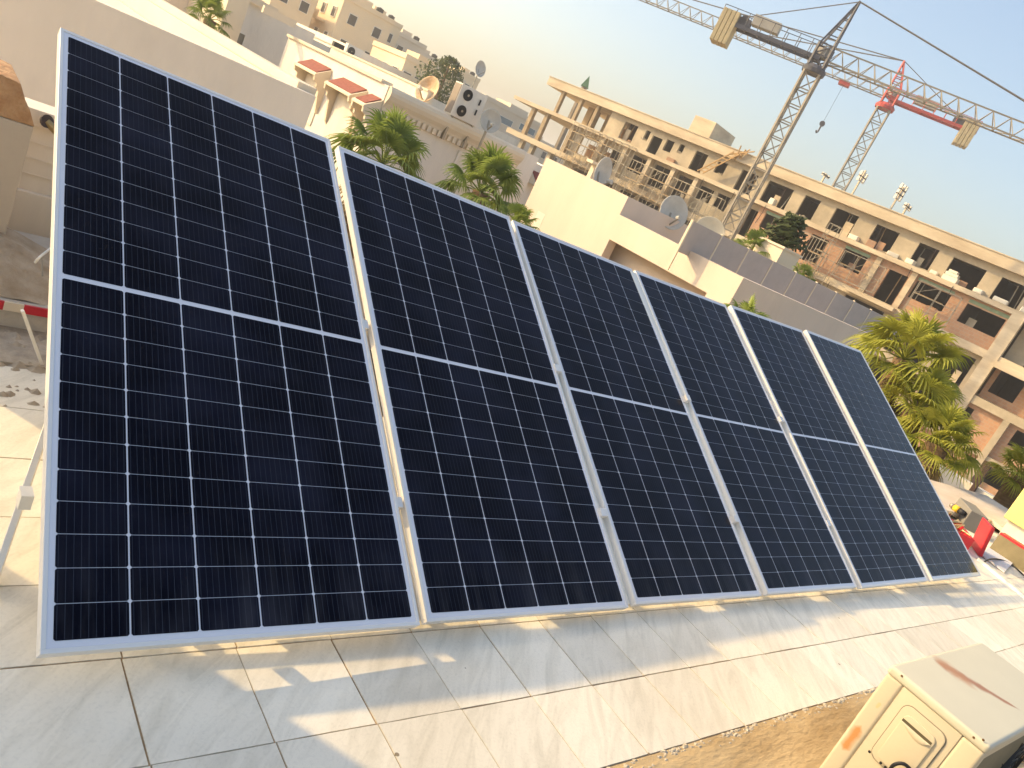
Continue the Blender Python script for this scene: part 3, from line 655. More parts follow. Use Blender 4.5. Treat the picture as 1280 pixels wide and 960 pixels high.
dish(535, 112, 20.6, .34, (-.9, -.25, .25), rustdish, 'rust stained satellite dish at the corner of the cornice house roof', 1.0)
dish(613, 151, 20.2, .28, (-.2, -1, .2), paledish, 'pale satellite dish with rusty centre beside the double air conditioner', 1.0)
dish(600, 86, 60, .55, (.25, -1, .25), paledish, 'distant satellite dish on top of the blue windowed building', 2.6)
dish(752, 216, 18.5, .36, (.3, -1, .1), paledish, 'small grey satellite dish behind the high parapet of the cream house', .6)
dish(841, 266, 18, .37, (-.3, -1, .3), paledish, 'satellite dish rising behind the middle of the cream parapet', .6)
dish(886, 290, 17.5, .33, (-.7, -.7, .4), mat('cream_dish', (.62, .55, .40), var=.1), 'cream satellite dish left of the grey screen railing', .6)
def condenser(u, v, D, wd, ht, label, fans=1, dark=False, zb=1.0):
    c = P(u, v, D=D); t = empty('ac_condenser', (c.x, c.y, zb), label, 'air conditioner', 'air conditioners on the roofs')
    MB().box(c.x-wd/2, c.x+wd/2, c.y, c.y+.35, c.z-ht/2, c.z+ht/2).build('casing', blackp if dark else white, t, bevel=.01)
    for k in range(fans):
        z = c.z+(ht*(.25-.5*k) if fans > 1 else 0)
        f = MB().lathe((c.x-wd*.2, c.y-.004, z), (0, -1, 0), [(0, 0), (ht/fans*.34, 0), (ht/fans*.34, .02), (ht/fans*.30, .02), (ht/fans*.30, .006)], 22).build('fan', blackp, t)
        MB().lathe((c.x-wd*.18, c.y-.012, z), (0, -1, 0), [(0, 0), (.03, 0), (.03, .01), (0, .01)], 12).build('fan_hub', steel, f)
    for sx in (-.4, .4): MB().box(c.x+wd*sx-.03, c.x+wd*sx+.03, c.y+.02, c.y+.33, zb, c.z-ht/2).build('foot', steel, t)
    if fans > 1:
        g = MB()
        for k in range(7):
            z = c.z-ht*.45+k*ht*.15
        g.box(c.x-wd/2-.012, c.x-wd/2-.002, c.y+.03, c.y+.32, c.z-ht*.46, c.z+ht*.46); g.build('coil_grille', mat('grey_coil', (.30, .25, .2)), t)
        for z in (.2, -.12): MB().box(c.x+wd*.27, c.x+wd*.31, c.y-.03, c.y-.002, c.z+ht*z-.06, c.z+ht*z+.08).build('handle', blackp, t)
condenser(587, 132, 20.5, .82, .80, 'tall white air conditioner with two dark fans on the cornice house roof', 2)
shell('grey_roof_house', 'low grey house behind the awning house, carrying a white air conditioner', 15.5, 30, 39, 50, 2.0, 1.75, greyplaster, sides='SW')
condenser(443, 66, 46, .95, .62, 'small white air conditioner with one dark fan behind the awning house parapet', 1, zb=1.75)
c = P(424, 58, D=45.5); tag(MB().box(c.x-.3, c.x+.3, c.y, c.y+.3, 1.75, c.z+.14).build('roof_box', blackp, bevel=.01), 'small black box beside the single fan air conditioner', 'box')
# back parapet on B2 roof
t = empty('roof_wall', (10.6, 22, 1.0), 'low grey roof wall behind the awning house coping', 'wall'); MB().box(xc+1.2, xc+1.4, yc+.3, yfar-.3, 1.0, 1.88).build('wall', greyplaster, t)
MB().box(xc+1.17, xc+1.43, yc+.3, yfar-.3, 1.88, 1.93).build('coping', white2, t)
# white chimney block beyond the screens
c = P(968, 322, D=27); t = empty('chimney_block', (c.x, c.y, GZ), 'white square chimney block beside the dark araucaria tree', 'chimney')
MB().box(c.x-.55, c.x+.55, c.y-.5, c.y+.5, GZ, c.z+.35).build('stack', white2, t); MB().box(c.x-.6, c.x+.6, c.y-.55, c.y+.55, c.z+.35, c.z+.42).build('cap', white2, t)
c = P(745, 207, D=19.2); t = empty('roof_vent', (c.x, c.y, .6), 'small white capped vent beside the small grey dish', 'vent')
MB().box(c.x-.07, c.x+.07, c.y-.07, c.y+.07, .6, c.z).build('pipe', white2, t); MB().box(c.x-.25, c.x+.2, c.y-.12, c.y+.12, c.z, c.z+.07).build('cap', white2, t)

# ------------------------------------------------------------------ construction building
A2 = np.array([47.5, 62.4]); B2_ = np.array([55.3, 19.8]); dd = (B2_-A2)/np.linalg.norm(B2_-A2)
FX = Matrix.Translation((A2[0]+E2[0], A2[1]+E2[1], E2[2])) @ Matrix.Rotation(math.atan2(dd[1], dd[0]), 4, 'Z')
def fempty(name, s, y, z, label, cat, group=None):
    o = bpy.data.objects.new(name, None); C.objects.link(o); o.matrix_world = FX @ Matrix.Translation((s, y, z)); return tag(o, label, cat, group)
def fb(t, s0, z0_, y0_=0):  # local builder shifted
    return None
SE = 60; G = GZ-E2[2]
cb = fempty('unfinished_building', 0, 0, 0, 'long unfinished concrete building with brick infill and empty window openings', 'building')
def B(name, m_, mt, **k): return m_.build(name, mt, cb, local=True, **k)
B('roof_slab', MB().box(-.2, SE, 0, 12, 6.32, 7.05), bandc)
B('roof_edge', MB().box(-.25, SE, -.06, .12, 7.05, 7.12), bandc)
B('floor_slab', MB().box(-3.4, SE, -.05, 12, 4.28-.32, 4.28), bandc)
B('floor_slab', MB().box(-2.6, SE, -.02, 12, 1.30-.5, 1.30), bandc)
B('floor_slab', MB().box(-1.5, SE, .0, 12, -1.55-.55, -1.55), concrete)
B('floor_slab', MB().box(0, SE, .0, 12, -4.6-.3, -4.6), concrete)
# front walls, per storey, with openings (s0,s1,z0,z1)
def wall(name, s0, s1, zb, zt, ops, yw, mt, th=.22):
    m = MB(); ops = sorted(ops); s = s0
    for a, b, za, zc_ in ops:
        if a > s: m.box(s, a, yw, yw+th, zb, zt)
        if za > zb: m.box(a, b, yw, yw+th, zb, za)
        if zc_ < zt: m.box(a, b, yw, yw+th, zc_, zt)
        s = b
    if s1 > s: m.box(s, s1, yw, yw+th, zb, zt)
    return B(name, m, mt)
top = [(9.8, 11.3, 4.45, 5.95), (12.25, 12.75, 5.1, 5.95), (13.1, 14.2, 4.3, 5.75), (14.6, 15.4, 4.95, 5.9), (16.0, 16.5, 5.2, 5.95), (17.7, 18.9, 4.4, 5.95), (20.0, 20.9, 4.9, 5.9), (22.3, 23.8, 4.3, 5.95),
 (24.8, 27.0, 4.3, 5.95), (28.0, 29.3, 4.4, 5.95), (30.6, 32.4, 4.3, 5.95), (33.8, 35.5, 4.3, 5.95), (37.0, 38.4, 4.4, 5.9), (39.4, 41.6, 4.3, 5.85), (42.6, 44.3, 4.3, 5.85), (45.6, 47.2, 4.3, 5.85), (48.6, 50.6, 4.3, 5.85), (52, 54, 4.3, 5.85), (56, 58, 4.3, 5.85)]
wall('top_storey_wall', 8.0, SE, 4.28, 6.32, top, .5, concrete)
mid = [(5.9, 8.2, 1.7, 3.6), (9.0, 10.9, 1.7, 3.5), (11.9, 13.8, 2.3, 3.7), (14.5, 16.3, 1.9, 3.7), (17.1, 18.8, 1.9, 3.7), (19.4, 20.8, 2.4, 3.6), (21.2, 22.4, 2.4, 3.6), (24.4, 25.3, 1.3, 3.5)]
wall('middle_storey_wall', 4.8, 25.3, 1.30, 3.96, mid, .76, concrete)
br1 = [(25.9, 27.6, 2.5, 3.6), (30.0, 31.4, 1.6, 3.6), (32.7, 34.5, 2.3, 3.6), (36.2, 37.6, 1.3, 3.5), (38.2, 40.6, 2.3, 3.55), (41.7, 44.2, 2.2, 3.5)]
wall('brick_infill', 25.3, 44.3, 1.30, 3.96, br1, .40, brick)
wall('brick_infill', 45.2, SE, 1.30, 3.96, [(46.4, 48.2, 1.3, 3.3), (49.6, 51.5, 2.2, 3.4), (53.5, 55.5, 2.2, 3.4)], 1.2, concrete)
low = [(s, s+1.9, -1.2, .55) for s in (6.5, 9.6, 12.4)]+[(14.6, 16.9, -1.3, .6), (18.2, 20.2, -1.3, .6), (22, 24, -1.3, .6), (26, 28.4, -1.3, .6), (30.4, 32.5, -1.4, .6), (34.4, 37.4, -1.55, .7), (38.6, 41.3, -1.55, .7), (41.8, 44.0, -1.55, .5)]
wall('lower_storey_wall', 5.2, 44.3, -1.55, .80, low, .6, concrete)
wall('brick_infill', 45.2, SE, -1.55, .80, [(45.5, 47.1, -1.0, .55), (50, 52, -1, .5)], 1.2, brick)
wall('ground_storey_wall', 4, 44.9, -4.6, -2.1, [(s, s+2.2, -4.6, -2.5) for s in (6, 10, 14, 18, 22, 26, 30, 34, 38, 42)], .8, concrete)
wall('brick_infill', 44.9, SE, -4.6, -2.1, [(44.95, 45.6, -3.9, -2.4), (48.25, 51.5, -3.4, -2.3)], .3, brick)
wall('basement_wall', 3, SE, G, -4.9, [(s, s+2.4, G+.3, -5.0) for s in (6, 12, 18, 24, 30, 36, 41)]+[(46.95, 47.2, -6.2, -5.2), (48.3, 52.5, -6.2, -5.2)], .35, brick)
# beams under the slabs (green tinted lintels) and columns
grn = mat('green_primer_lintel', (.22, .30, .20), var=.2)
for s0, s1 in ((25.9, 27.6), (32.7, 34.6), (38.2, 40.7), (41.7, 44.3)): B('lintel', MB().box(s0, s1, .36, .399, 3.60, 3.82), grn)
colm = mat('column_concrete', (.30, .22, .13), col2=(.44, .35, .23), rough=.95, scale=1.2, bump=.4, bscale=8)
for s in (1.9, 4.3, 6.4): B('column', MB().box(s-.17, s+.17, .3, .65, 4.28, 6.32), colm)
for s in (2.4, 4.9, 7.6): B('column', MB().box(s-.2, s+.5, 4.3, 5.6, 4.28, 6.32), colm)
for s in (-.8, 1.1, 4.6): B('column', MB().box(s-.14, s+.3, .3, .7, 1.30, 3.96), colm)
for s in (-.5, 1.0, 3.4): B('column', MB().box(s-.15, s+.3, .3, .75, -1.55, .80), concrete)
for s in (0.5, 3.4): B('column', MB().box(s-.15, s+.3, .3, .75, G, -2.1), concrete)
for s in (8.6, 11.3, 14.1, 16.7, 19.1, 35.3, 37.9): B('column', MB().box(s-.2, s+.2, .2, .6 if s > 30 else .74, 1.31, 3.955), bandc)
B('column', MB().box(44.35, 45.15, -.08, .5, G, 3.955), bandc)
for s in (47.55,): B('column', MB().box(s-.2, s+.2, -.12, .3, G, -2.1), concrete)
# balcony slabs and parapets near the right end
B('balcony', MB().box(34.6, 38.2, -1.0, -.06, .95, 1.2), bandc); B('balcony', MB().box(45.2, 52, -1.0, -.06, .55, .95), bandc)
B('balcony', MB().box(40.5, 44.3, -.7, -.03, -2.1, -1.75), bandc)
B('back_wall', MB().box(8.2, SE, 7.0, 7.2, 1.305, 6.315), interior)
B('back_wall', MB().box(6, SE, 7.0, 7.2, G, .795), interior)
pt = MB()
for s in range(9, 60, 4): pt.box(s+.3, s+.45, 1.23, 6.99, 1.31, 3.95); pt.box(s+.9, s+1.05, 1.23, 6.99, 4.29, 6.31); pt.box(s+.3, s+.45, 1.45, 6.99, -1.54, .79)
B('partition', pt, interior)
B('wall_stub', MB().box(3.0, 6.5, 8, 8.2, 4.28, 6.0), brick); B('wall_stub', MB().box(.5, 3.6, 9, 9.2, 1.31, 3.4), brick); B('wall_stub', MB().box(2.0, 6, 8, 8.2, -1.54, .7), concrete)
# shoring props, rubble and half walls standing in the openings
rp_ = random.Random(11)
for (a, b, za, zc_) in top+mid+br1+low:
    yb_ = .9 if (a, b, za, zc_) in top else 1.1
    for k in range(rp_.choice((0, 1, 1, 2))):
        s = rp_.uniform(a+.15, b-.15); B('shoring_prop', MB().bar((s, yb_+rp_.uniform(0, .8), za-.02), (s+rp_.uniform(-.1, .1), yb_+rp_.uniform(0, .8), zc_+.1), .06), rp_.choice((wood, steel)))
    if b-a > 1.3 and rp_.random() < .45:
        s = rp_.uniform(a+.1, b-.7); B('half_wall', MB().box(s, s+rp_.uniform(.3, .6), yb_, yb_+.12, za-.02, za+rp_.uniform(.3, 1.1)), rp_.choice((brick, concrete, bandc)))
    if rp_.random() < .4:
        s = rp_.uniform(a, b-.2); m = MB()
        for q in range(7):
            x_, z_, r_ = s+rp_.uniform(-.3, .3), rp_.uniform(0, .12), rp_.uniform(.05, .13); m.obox((x_, yb_-.25+rp_.uniform(-.1, .1), za+z_), Vector((1, rp_.random(), 0)).normalized(), r_, Vector((-rp_.random(), 1, 0)).normalized(), r_*.8, (0, 0, 1), r_*.6)
        B('rubble', m, rp_.choice((concrete, brick, bandc)))['kind'] = 'stuff'
for k in range(16):
    s = rp_.uniform(4, 46); z = rp_.choice((4.0, .85)); B('hanging_cable', MB().tube([(s, -.08, z+.1), (s+.05, -.12, z-.5), (s+rp_.uniform(-.2, .2), -.1, z-rp_.uniform(.8, 1.8))], .02, 4), blackp)
# stair house on the roof and slots in the left gallery
B('stair_house', MB().box(15.4, 17.6, 1.5, 5.5, 7.05, 8.65), bandc, bevel=.05)
B('end_wall', MB().box(5.0, 5.3, 1.0, 7, -1.54, .79), concrete)
def fthing(name, label, cat, m, mt, group=None, **k):
    o = m.build(name, mt, None, **k); o.matrix_world = FX; return tag(o, label, cat, group)
def fbar(m, a, b, w): m.bar(a, b, w)
# scaffolding
def scaffold(s0, s1, z0, z1, ns, nz, label, y=-.35, dep=.7):
    t = fempty('scaffolding', s0, y, z0, label, 'scaffolding', 'steel scaffolding against the unfinished building')
    up_ = MB(); led_ = MB(); W = .036
    for i in range(ns+1):
        s = (s1-s0)*i/ns
        for yy in (0, -dep): up_.bar((s, yy, 0), (s, yy, z1-z0), W)
    up_.bar((0, 0, .02), (s1-s0, 0, .02), W); up_.bar((0, -dep, .02), (s1-s0, -dep, .02), W); up_.bar((0, 0, .02), (0, -dep, .02), W)
    for j in range(nz+1):
        z = (z1-z0)*j/nz
        for yy in (0, -dep): led_.bar((0, yy, z), (s1-s0, yy, z), W*.85)
        for i in range(ns+1): led_.bar(((s1-s0)*i/ns, 0, z), ((s1-s0)*i/ns, -dep, z), W*.8)
    for i in range(ns):
        a, b = (s1-s0)*i/ns, (s1-s0)*(i+1)/ns
        for j in range(nz):
            if (i+j) % 2 == 0: led_.bar((a, -dep, (z1-z0)*j/nz), (b, -dep, (z1-z0)*(j+1)/nz), W*.6)
    up_.build('uprights', steel, t, local=True); led_.build('ledgers', steel, t, local=True)
    pk = MB()
    for j in range(1, nz): pk.box(.1, (s1-s0)*.7, -dep+.05, -.05, (z1-z0)*j/nz+.03, (z1-z0)*j/nz+.07)
    pk.build('planks', wood, t, local=True)
scaffold(5.6, 12.6, -1.6, 4.15, 8, 7, 'dense scaffolding at the left end of the unfinished building', y=-.1)
scaffold(12.9, 22.6, -1.6, 3.2, 11, 6, 'long scaffolding across the middle of the unfinished building', y=-.12)
scaffold(29.6, 33.0, -2.0, 3.4, 3, 5, 'scaffolding beside the white chimney block and araucaria', y=-.2)
scaffold(31.6, 32.4, -2.4, 4.6, 1, 7, 'narrow scaffold tower reaching the upper floor slab', y=-1.1)
scaffold(33.1, 36.2, 1.5, 3.4, 3, 2, 'scaffold rails in front of the brick wall right of the narrow tower', y=-.12, dep=.3)
scaffold(38.6, 41.4, .9, 3.6, 2, 3, 'scaffold rails in front of the large brick infill openings', y=-.12, dep=.3)
# timber ladder / formwork on the upper gallery
t = fempty('timber_ladder', 20, .2, 4.3, 'broad wooden site ladder leaning at the roof edge beside the big crane mast', 'ladder')
ld = MB(); a0, a1 = Vector((-1.0, -.3, .15)), Vector((1.3, -.55, 2.5))
for off in (0, .55): ld.bar(a0+Vector((off, 0, 0)), a1+Vector((off, 0, 0)), .09)
ld.build('stiles', wood, t, local=True)
rg = MB()
for k in range(8): p = a0.lerp(a1, (k+.5)/8); rg.bar(p, p+Vector((.55, 0, 0)), .08)
rg.build('rungs', wood, t, local=True)
t = fempty('timber_pile', 21.6, .2, 6.4, 'loose timber props tangled above the wooden ladder', 'timber')
tp = MB()
for k in range(7): tp.bar((R_.uniform(-.9, .6), -.35, R_.uniform(-.3, .7)), (R_.uniform(-.2, 1.4), -.35-R_.random()*.3, R_.uniform(-.1, 1.1)), .08)
tp.build('props', wood, t, local=True)
# sacks, blocks and crates on the upper slab
sack = mat('white_sacks', (.74, .68, .55), var=.08, scale=2)
for k, (s, wd, h, nm, mt_) in enumerate([(26.0, .45, .5, 'sack', sack), (32.9, .7, .35, 'sack', sack), (35.9, .8, .3, 'sack', sack), (37.2, .6, .35, 'sack', sack), (38.9, .5, .25, 'sack', sack), (40.0, 1.0, .75, 'block_stack', sack), (41.9, .6, .3, 'sack', sack), (43.3, .9, .3, 'sack', sack), (45.0, .9, .35, 'sack', sack), (46.8, .8, .4, 'sack', sack), (16.0, .7, .3, 'brick_stack', brick), (34.2, .6, .5, 'brick_stack', brick)]):
    m = MB().box(-wd/2, wd/2, -.25, .25, 0, h)
    if nm == 'block_stack': m = MB().box(-wd/2, wd/2, -.25, .25, 0, h*.45).box(-wd/2+.05, wd/2-.1, -.22, .22, h*.47, h*.75).box(-wd/3, wd/4, -.2, .2, h*.77, h)
    o = m.build(nm, mt_, None, bevel=.06 if nm == 'sack' else .01, smooth=nm == 'sack', seg=3)
    o.matrix_world = FX @ Matrix.Translation((s, .3, 4.285)) @ Matrix.Rotation(R_.uniform(-.3, .3), 4, 'Z')
    pos = ['just right of the big crane', 'right of the narrow scaffold tower', 'three openings right of the narrow tower', 'below the opening in the middle of the right half', 'left of the tall block stack', 'in the wide opening near the right end', 'right of the tall block stack',
           'under the pale doorway near the right edge', 'near the right picture edge', 'last at the right picture edge', 'left of the timber ladder', 'close right of the narrow tower'][k]
    tag(o, ('pale sack ' if nm == 'sack' else 'white block stack ' if nm == 'block_stack' else 'red brick heap ')+'on the upper slab '+pos, 'sack' if nm == 'sack' else 'blocks', 'building supplies on the upper slab')
# antennas behind the roof
def antenna(u, v0, v1_, u1, D, label, h=None, kind=0):
    a = P(u, v0, D=D); b = P(u1, v1_, D=D); t = empty('cell_antenna', (a.x, a.y, a.z-1.5), label, 'antenna')
    MB().bar((a.x, a.y, a.z-1.5), (a.x, a.y, b.z), .14).build('mast', steel, t)
    H = b.z-a.z
    for k in range(3 if kind else 2):
        z = a.z+H*(.45+.22*k); MB().bar((a.x-.5, a.y, z), (a.x+.5, a.y, z), .06).build('cross_arm', steel, t)
        for sx in (-.5, .1, .5): MB().box(a.x+sx-.1, a.x+sx+.1, a.y-.15, a.y+.05, z-.1, z+H*.22).build('aerial', white, t)
antenna(1069, 236, 212, 1080, 78, 'white cell antenna standing right behind the red crane mast')
antenna(1114, 260, 233, 1127, 78, 'thin lattice antenna on the roof right of the red crane', kind=1)
antenna(1130, 265, 254, 1135, 76, 'short low antenna right of the thin lattice antenna')
antenna(1030, 222, 217, 1033, 78, 'tiny antenna left of the red crane mast')

# ------------------------------------------------------------------ cranes
greycr = mat('crane_galvanised', (.30, .26, .20), rough=.6, var=.15, scale=1)
navy = mat('crane_dark_paint', (.085, .085, .10), rough=.5, var=.2, scale=1)
cred = mat('crane_red_paint', (.46, .07, .06), rough=.5, var=.15, scale=1)
cwt = mat('counterweight_concrete', (.52, .42, .24), rough=.9, var=.15, scale=2)
def lattice(m, p0, p1, w, n, side, ch=.09, br=.05):
    """square lattice girder from p0 to p1; side = unit vector across"""
    p0, p1 = Vector(p0), Vector(p1); d = (p1-p0).normalized(); s = Vector(side).normalized(); u = d.cross(s).normalized()
    cs = [s*a+u*b for a, b in ((-w/2, -w/2), (w/2, -w/2), (w/2, w/2), (-w/2, w/2))]
    for c in cs: m.bar(p0+c, p1+c, ch)
    for k in range(n):
        a = p0.lerp(p1, k/n); b = p0.lerp(p1, (k+1)/n)
        for i in range(4):
            c1, c2 = cs[i], cs[(i+1) % 4]
            if (k+i) % 2: c1, c2 = c2, c1
            m.bar(a+c1, b+c2, br)
            m.bar(b+cs[i], b+cs[(i+1) % 4], br)
def trilattice(m, p0, p1, w, h, n, side, ch=.09, br=.05):
    p0, p1 = Vector(p0), Vector(p1); s = Vector(side).normalized(); z = Vector((0, 0, 1))
    b1, b2, tp = -s*w/2, s*w/2, z*h
    for c in (b1, b2, tp): m.bar(p0+c, p1+c, ch)
    for k in range(n):
        a = p0.lerp(p1, k/n); b = p0.lerp(p1, (k+1)/n); c_ = (a+b)/2
        for q in (b1, b2): m.bar(a+q, c_+tp, br); m.bar(c_+tp, b+q, br)
        m.bar(a+b1, a+b2, br); m.bar(a+b1, b+b2, br)
def crane(loc, zb, zj, zap, mw, name, label, mastm, topm, jd, lc, lj, jh, s, cwz, boxr, trolley=None, hookz=0):
    L = Vector((loc[0]+E2[0], loc[1]+E2[1], 0)); z0_ = E2[2]
    j = Vector((jd[0], jd[1], 0)).normalized(); sd_ = j.cross(Vector((0, 0, 1)))
    t = empty(name, (L.x, L.y, GZ), label, 'crane')
    m = MB(); Zb = GZ; Zj = zj+z0_
    n = int((Zj-.9*s-Zb)/(mw*1.05)); lattice(m, (L.x, L.y, Zb), (L.x, L.y, Zj-.9*s), mw, n, sd_, .13*s, .07*s); m.build('mast', mastm, t)
    # slewing ring and platform
    MB().lathe((L.x, L.y, Zj-.9*s), (0, 0, 1), [(0, 0), (mw*.75, 0), (mw*.8, .25*s), (mw*.6, .5*s), (0, .5*s)], 16).build('slewing_ring', topm, t)
    m = MB(); lattice(m, (L.x, L.y, Zj-.5*s), (L.x, L.y, Zj+.9*s), mw*.95, 2, sd_, .14*s, .08*s); m.build('tower_top', topm, t)
    # apex (A-frame leaning to the jib side)
    ap = Vector((L.x, L.y, zap+z0_))+j*.5*s; m = MB()
    for a in (-1, 1):
        for b in (-1, 1): m.bar(Vector((L.x, L.y, Zj+.9*s))+j*a*mw*.45+sd_*b*mw*.45, ap+sd_*b*.12, .11*s)
    for k in range(1, 5):
        f = k/5; c = Vector((L.x, L.y, Zj+.9*s)).lerp(ap, f); r_ = mw*.45*(1-f)
        m.bar(c+j*r_+sd_*r_, c-j*r_+sd_*r_, .06*s); m.bar(c+j*r_-sd_*r_, c-j*r_-sd_*r_, .06*s); m.bar(c+j*r_+sd_*r_, c+j*r_-sd_*r_, .06*s)
    m.build('apex_frame', topm, t)
    base = Vector((L.x, L.y, Zj))
    MB().box(L.x-.35*s, L.x+.35*s, L.y-.4*s, L.y+.4*s, Zj+.1, Zj+.7*s).build('cabin', mat('crane_cabin', (.35, .33, .3), var=.1), t)
    # counter-jib
    m = MB(); e = base-j*lc
    for b in (-.45, .45): m.bar(base+sd_*b*s, e+sd_*b*s, .12*s, .24*s)
    for k in range(9): q = base-j*lc*k/8; m.bar(q-sd_*.45*s, q+sd_*.45*s, .1*s)
    for b in (-.5, .5):
        m.bar(base+sd_*b*s+Vector((0, 0, .95*s)), e+sd_*b*s+Vector((0, 0, .95*s)), .04*s)
        for k in range(9): q = base-j*lc*k/8+sd_*b*s; m.bar(q, q+Vector((0, 0, .95*s)), .04*s)
    m.build('counter_jib', topm, t)
    for k in range(4):
        c = e+j*(.15+k*.3)*s; MB().obox(c+Vector((0, 0, cwz*s)), j, .13*s, sd_, .62*s, Vector((0, 0, 1)), 1.05*s).build('counterweight', cwt, t, bevel=.02)
    c = base-j*lc*(1-boxr)+Vector((0, 0, .78*s)); MB().obox(c, j, lc*.13, sd_, .35*s, Vector((0, 0, 1)), .33*s).build('ballast_box', mat('crane_box', (.45, .42, .36), var=.1), t, bevel=.02)
    c = e+j*lc*.22+Vector((0, 0, .4*s)); w_ = MB().obox(c, j, .45*s, sd_, .3*s, Vector((0, 0, 1)), .22*s); w_.lathe(c+Vector((0, 0, .15*s))-sd_*.3*s, sd_, [(0, 0), (.28*s, 0), (.28*s, .6*s), (0, .6*s)], 14); w_.build('winch', navy, t)
    # jib
    m = MB(); trilattice(m, base+j*mw*.5, base+j*lj, .8*s, jh, int(lj/(jh*1.15)), sd_, .08*s, .045*s); m.build('jib', mastm if topm is navy else greycr, t)
    # ties
    m = MB(); r1 = .035*s
    m.tube([ap, base-j*lc*.92+Vector((0, 0, .3))], r1, 5); m.tube([ap, base+j*lj*(.40 if s > 1.1 else .84)+Vector((0, 0, jh))], r1*1.5, 5)
    m.tube([ap, base+j*lj*.85+Vector((0, 0, jh))], r1*1.5, 5)
    m.build('tie_bars', mat('tie_steel', (.22, .2, .18), metal=.3), t)
    if trolley:
        q = base+j*trolley; MB().obox(q-Vector((0, 0, .25)), j, .6, sd_, .5, Vector((0, 0, 1)), .18).build('trolley', cred, t)
        hk = q-Vector((0, 0, hookz)); MB().tube([q-Vector((0, 0, .3)), hk], .02, 4).build('hoist_rope', navy, t)
        h = MB().lathe(hk, sd_, [(0, -.15), (.3, -.15), (.3, .15), (0, .15)], 12); h.tube([hk-Vector((0, 0, .3)), hk-Vector((0, 0, .9)), hk-Vector((.2, 0, 1.1)), hk-Vector((.4, 0, .9))], .1, 6); h.build('hook_block', navy, t)
crane((44.8, 33.6), .6, 13.0, 16.95, 1.0, 'tower_crane', 'nearer grey tower crane with dark counter-jib, left of the red one', greycr, navy, (.50, -.865), 7.1, 22, .95, 1.0, -.30, .42)
crane((80.9, 50.0), 11, 21.2, 25.2, 1.35, 'tower_crane', 'farther tower crane with red apex and red counter-jib', greycr, cred, (-.5, .866), 9.3, 40, 1.25, 1.25, -.25, .62, trolley=5.0, hookz=4.8)

# ------------------------------------------------------------------ far town
def block(x0, x1, y0, y1, zt, mt, label, nwx=0, nwy=0, st=3, cat='building', roofbits=True, gm=None, wz=1.2):
    """town building in camera-relative plan coordinates"""
    X0_, X1_, Y0_, Y1_ = x0+E2[0], x1+E2[0], y0+E2[1], y1+E2[1]; Z = zt+E2[2]
    t = empty('town_building', ((X0_+X1_)/2, (Y0_+Y1_)/2, GZ), label, cat, 'buildings of the town behind the roofs')
    MB().box(X0_, X1_, Y0_, Y1_, GZ, Z).build('wall', mt, t)
    m = MB(); m.box(X0_-.15, X1_, Y0_-.15, Y0_+.1, Z, Z+.5); m.box(X0_-.15, X0_+.1, Y0_+.1, Y1_, Z, Z+.5); m.build('parapet', mt, t)
    if roofbits:
        MB().box(X0_+(X1_-X0_)*.3, X0_+(X1_-X0_)*.62, Y0_+1.5, Y0_+4.5, Z, Z+1.1).build('stair_box', mt, t)
        MB().lathe((X0_+(X1_-X0_)*.78, Y0_+1.5, Z), (0, 0, 1), [(.45, 0), (.45, 1.0), (0, 1.15)], 10).build('tank', blackp, t)
    for f in range(st):
        z = Z-1.1-f*2.9
        for k in range(nwx):
            a = Y0_+(Y1_-Y0_)*(k+.5)/nwx; window(t, x=X0_, a=a-.6, b=a+.6, z0=z-wz, z1=z, gm=gm, d=.12)
            if k % 3 == 1:
                bl_ = MB().box(X0_-1.1, X0_-.01, a-1.5, a+1.5, z-wz-.9, z-wz-.7).box(X0_-1.1, X0_-1.0, a-1.5, a+1.5, z-wz-.7, z-wz+.1); bl_.build('balcony', mt, t)
        for k in range(nwy):
            a = X0_+(X1_-X0_)*(k+.5)/nwy; window(t, y=Y0_, a=a-.55, b=a+.55, z0=z-wz, z1=z, gm=gm, d=.12)
    return t
T = lambda a: math.tan(rad(a))
block(31, 35.8, 92, 104, 5.2, cityplaster, 'sunlit ochre block at the top edge, leftmost of the town', 4, 2, 4)
block(38, 44.5, 90.5, 112, 6.3, cityplaster, 'sunlit ochre apartment block with balconies above the awnings', 7, 2, 4)
block(46, 51.5, 102, 118, 7.1, cityplaster, 'tall ochre block, highest of the town skyline', 3, 2, 4)
block(52, 57, 104, 116, 6.4, cityplaster2, 'shaded beige block right of the tallest ochre one', 2, 2, 4)
block(57.5, 63, 108, 120, 5.7, cityplaster2, 'stepped beige block in the middle of the skyline', 1, 4, 4)
block(40, 47, 76, 84, 3.0, cityplaster, 'low ochre block with many windows below the tallest block', 3, 5, 2)
block(48, 54, 82, 90, 2.6, cityplaster2, 'low pale block in front of the stepped skyline blocks', 2, 5, 2)
block(63.3, 70, 112, 124, 5.1, cityplaster2, 'low grey beige block left of the dark tree', 1, 4, 4)
block(71, 75, 116, 124, 6.6, cityplaster, 'cream block with a ribbed top behind the dark tree', 2, 1, 4)
BLUE = block(56, 66, 84, 90, 3.4, cityplaster2, 'pale building with long blue windows below the distant dish', 0, 0, 1, roofbits=False)
t_ = BLUE
for k, (a, b, z) in enumerate([(57, 61.3, 2.0), (62.4, 65.2, 2.3), (56.3, 59.0, .0)]):
    window(t_, y=84+E2[1], a=a+E2[0], b=b+E2[0], z0=z-.3+E2[2], z1=z+.55+E2[2], gm=blueglass)
MB().box(59.5, 62.5, 82.5, 86, 5.03, 6.0).build('roof_room', cityplaster2, t_)
block(68, 73, 92, 97, 2.2, cityplaster2, 'low pale block just left of the unfinished building', 1, 2, 1, roofbits=False)
block(28.6, 43, 62, 80, .9, white, 'long grey white row behind the awning house roof', 0, 6, 1, roofbits=False)
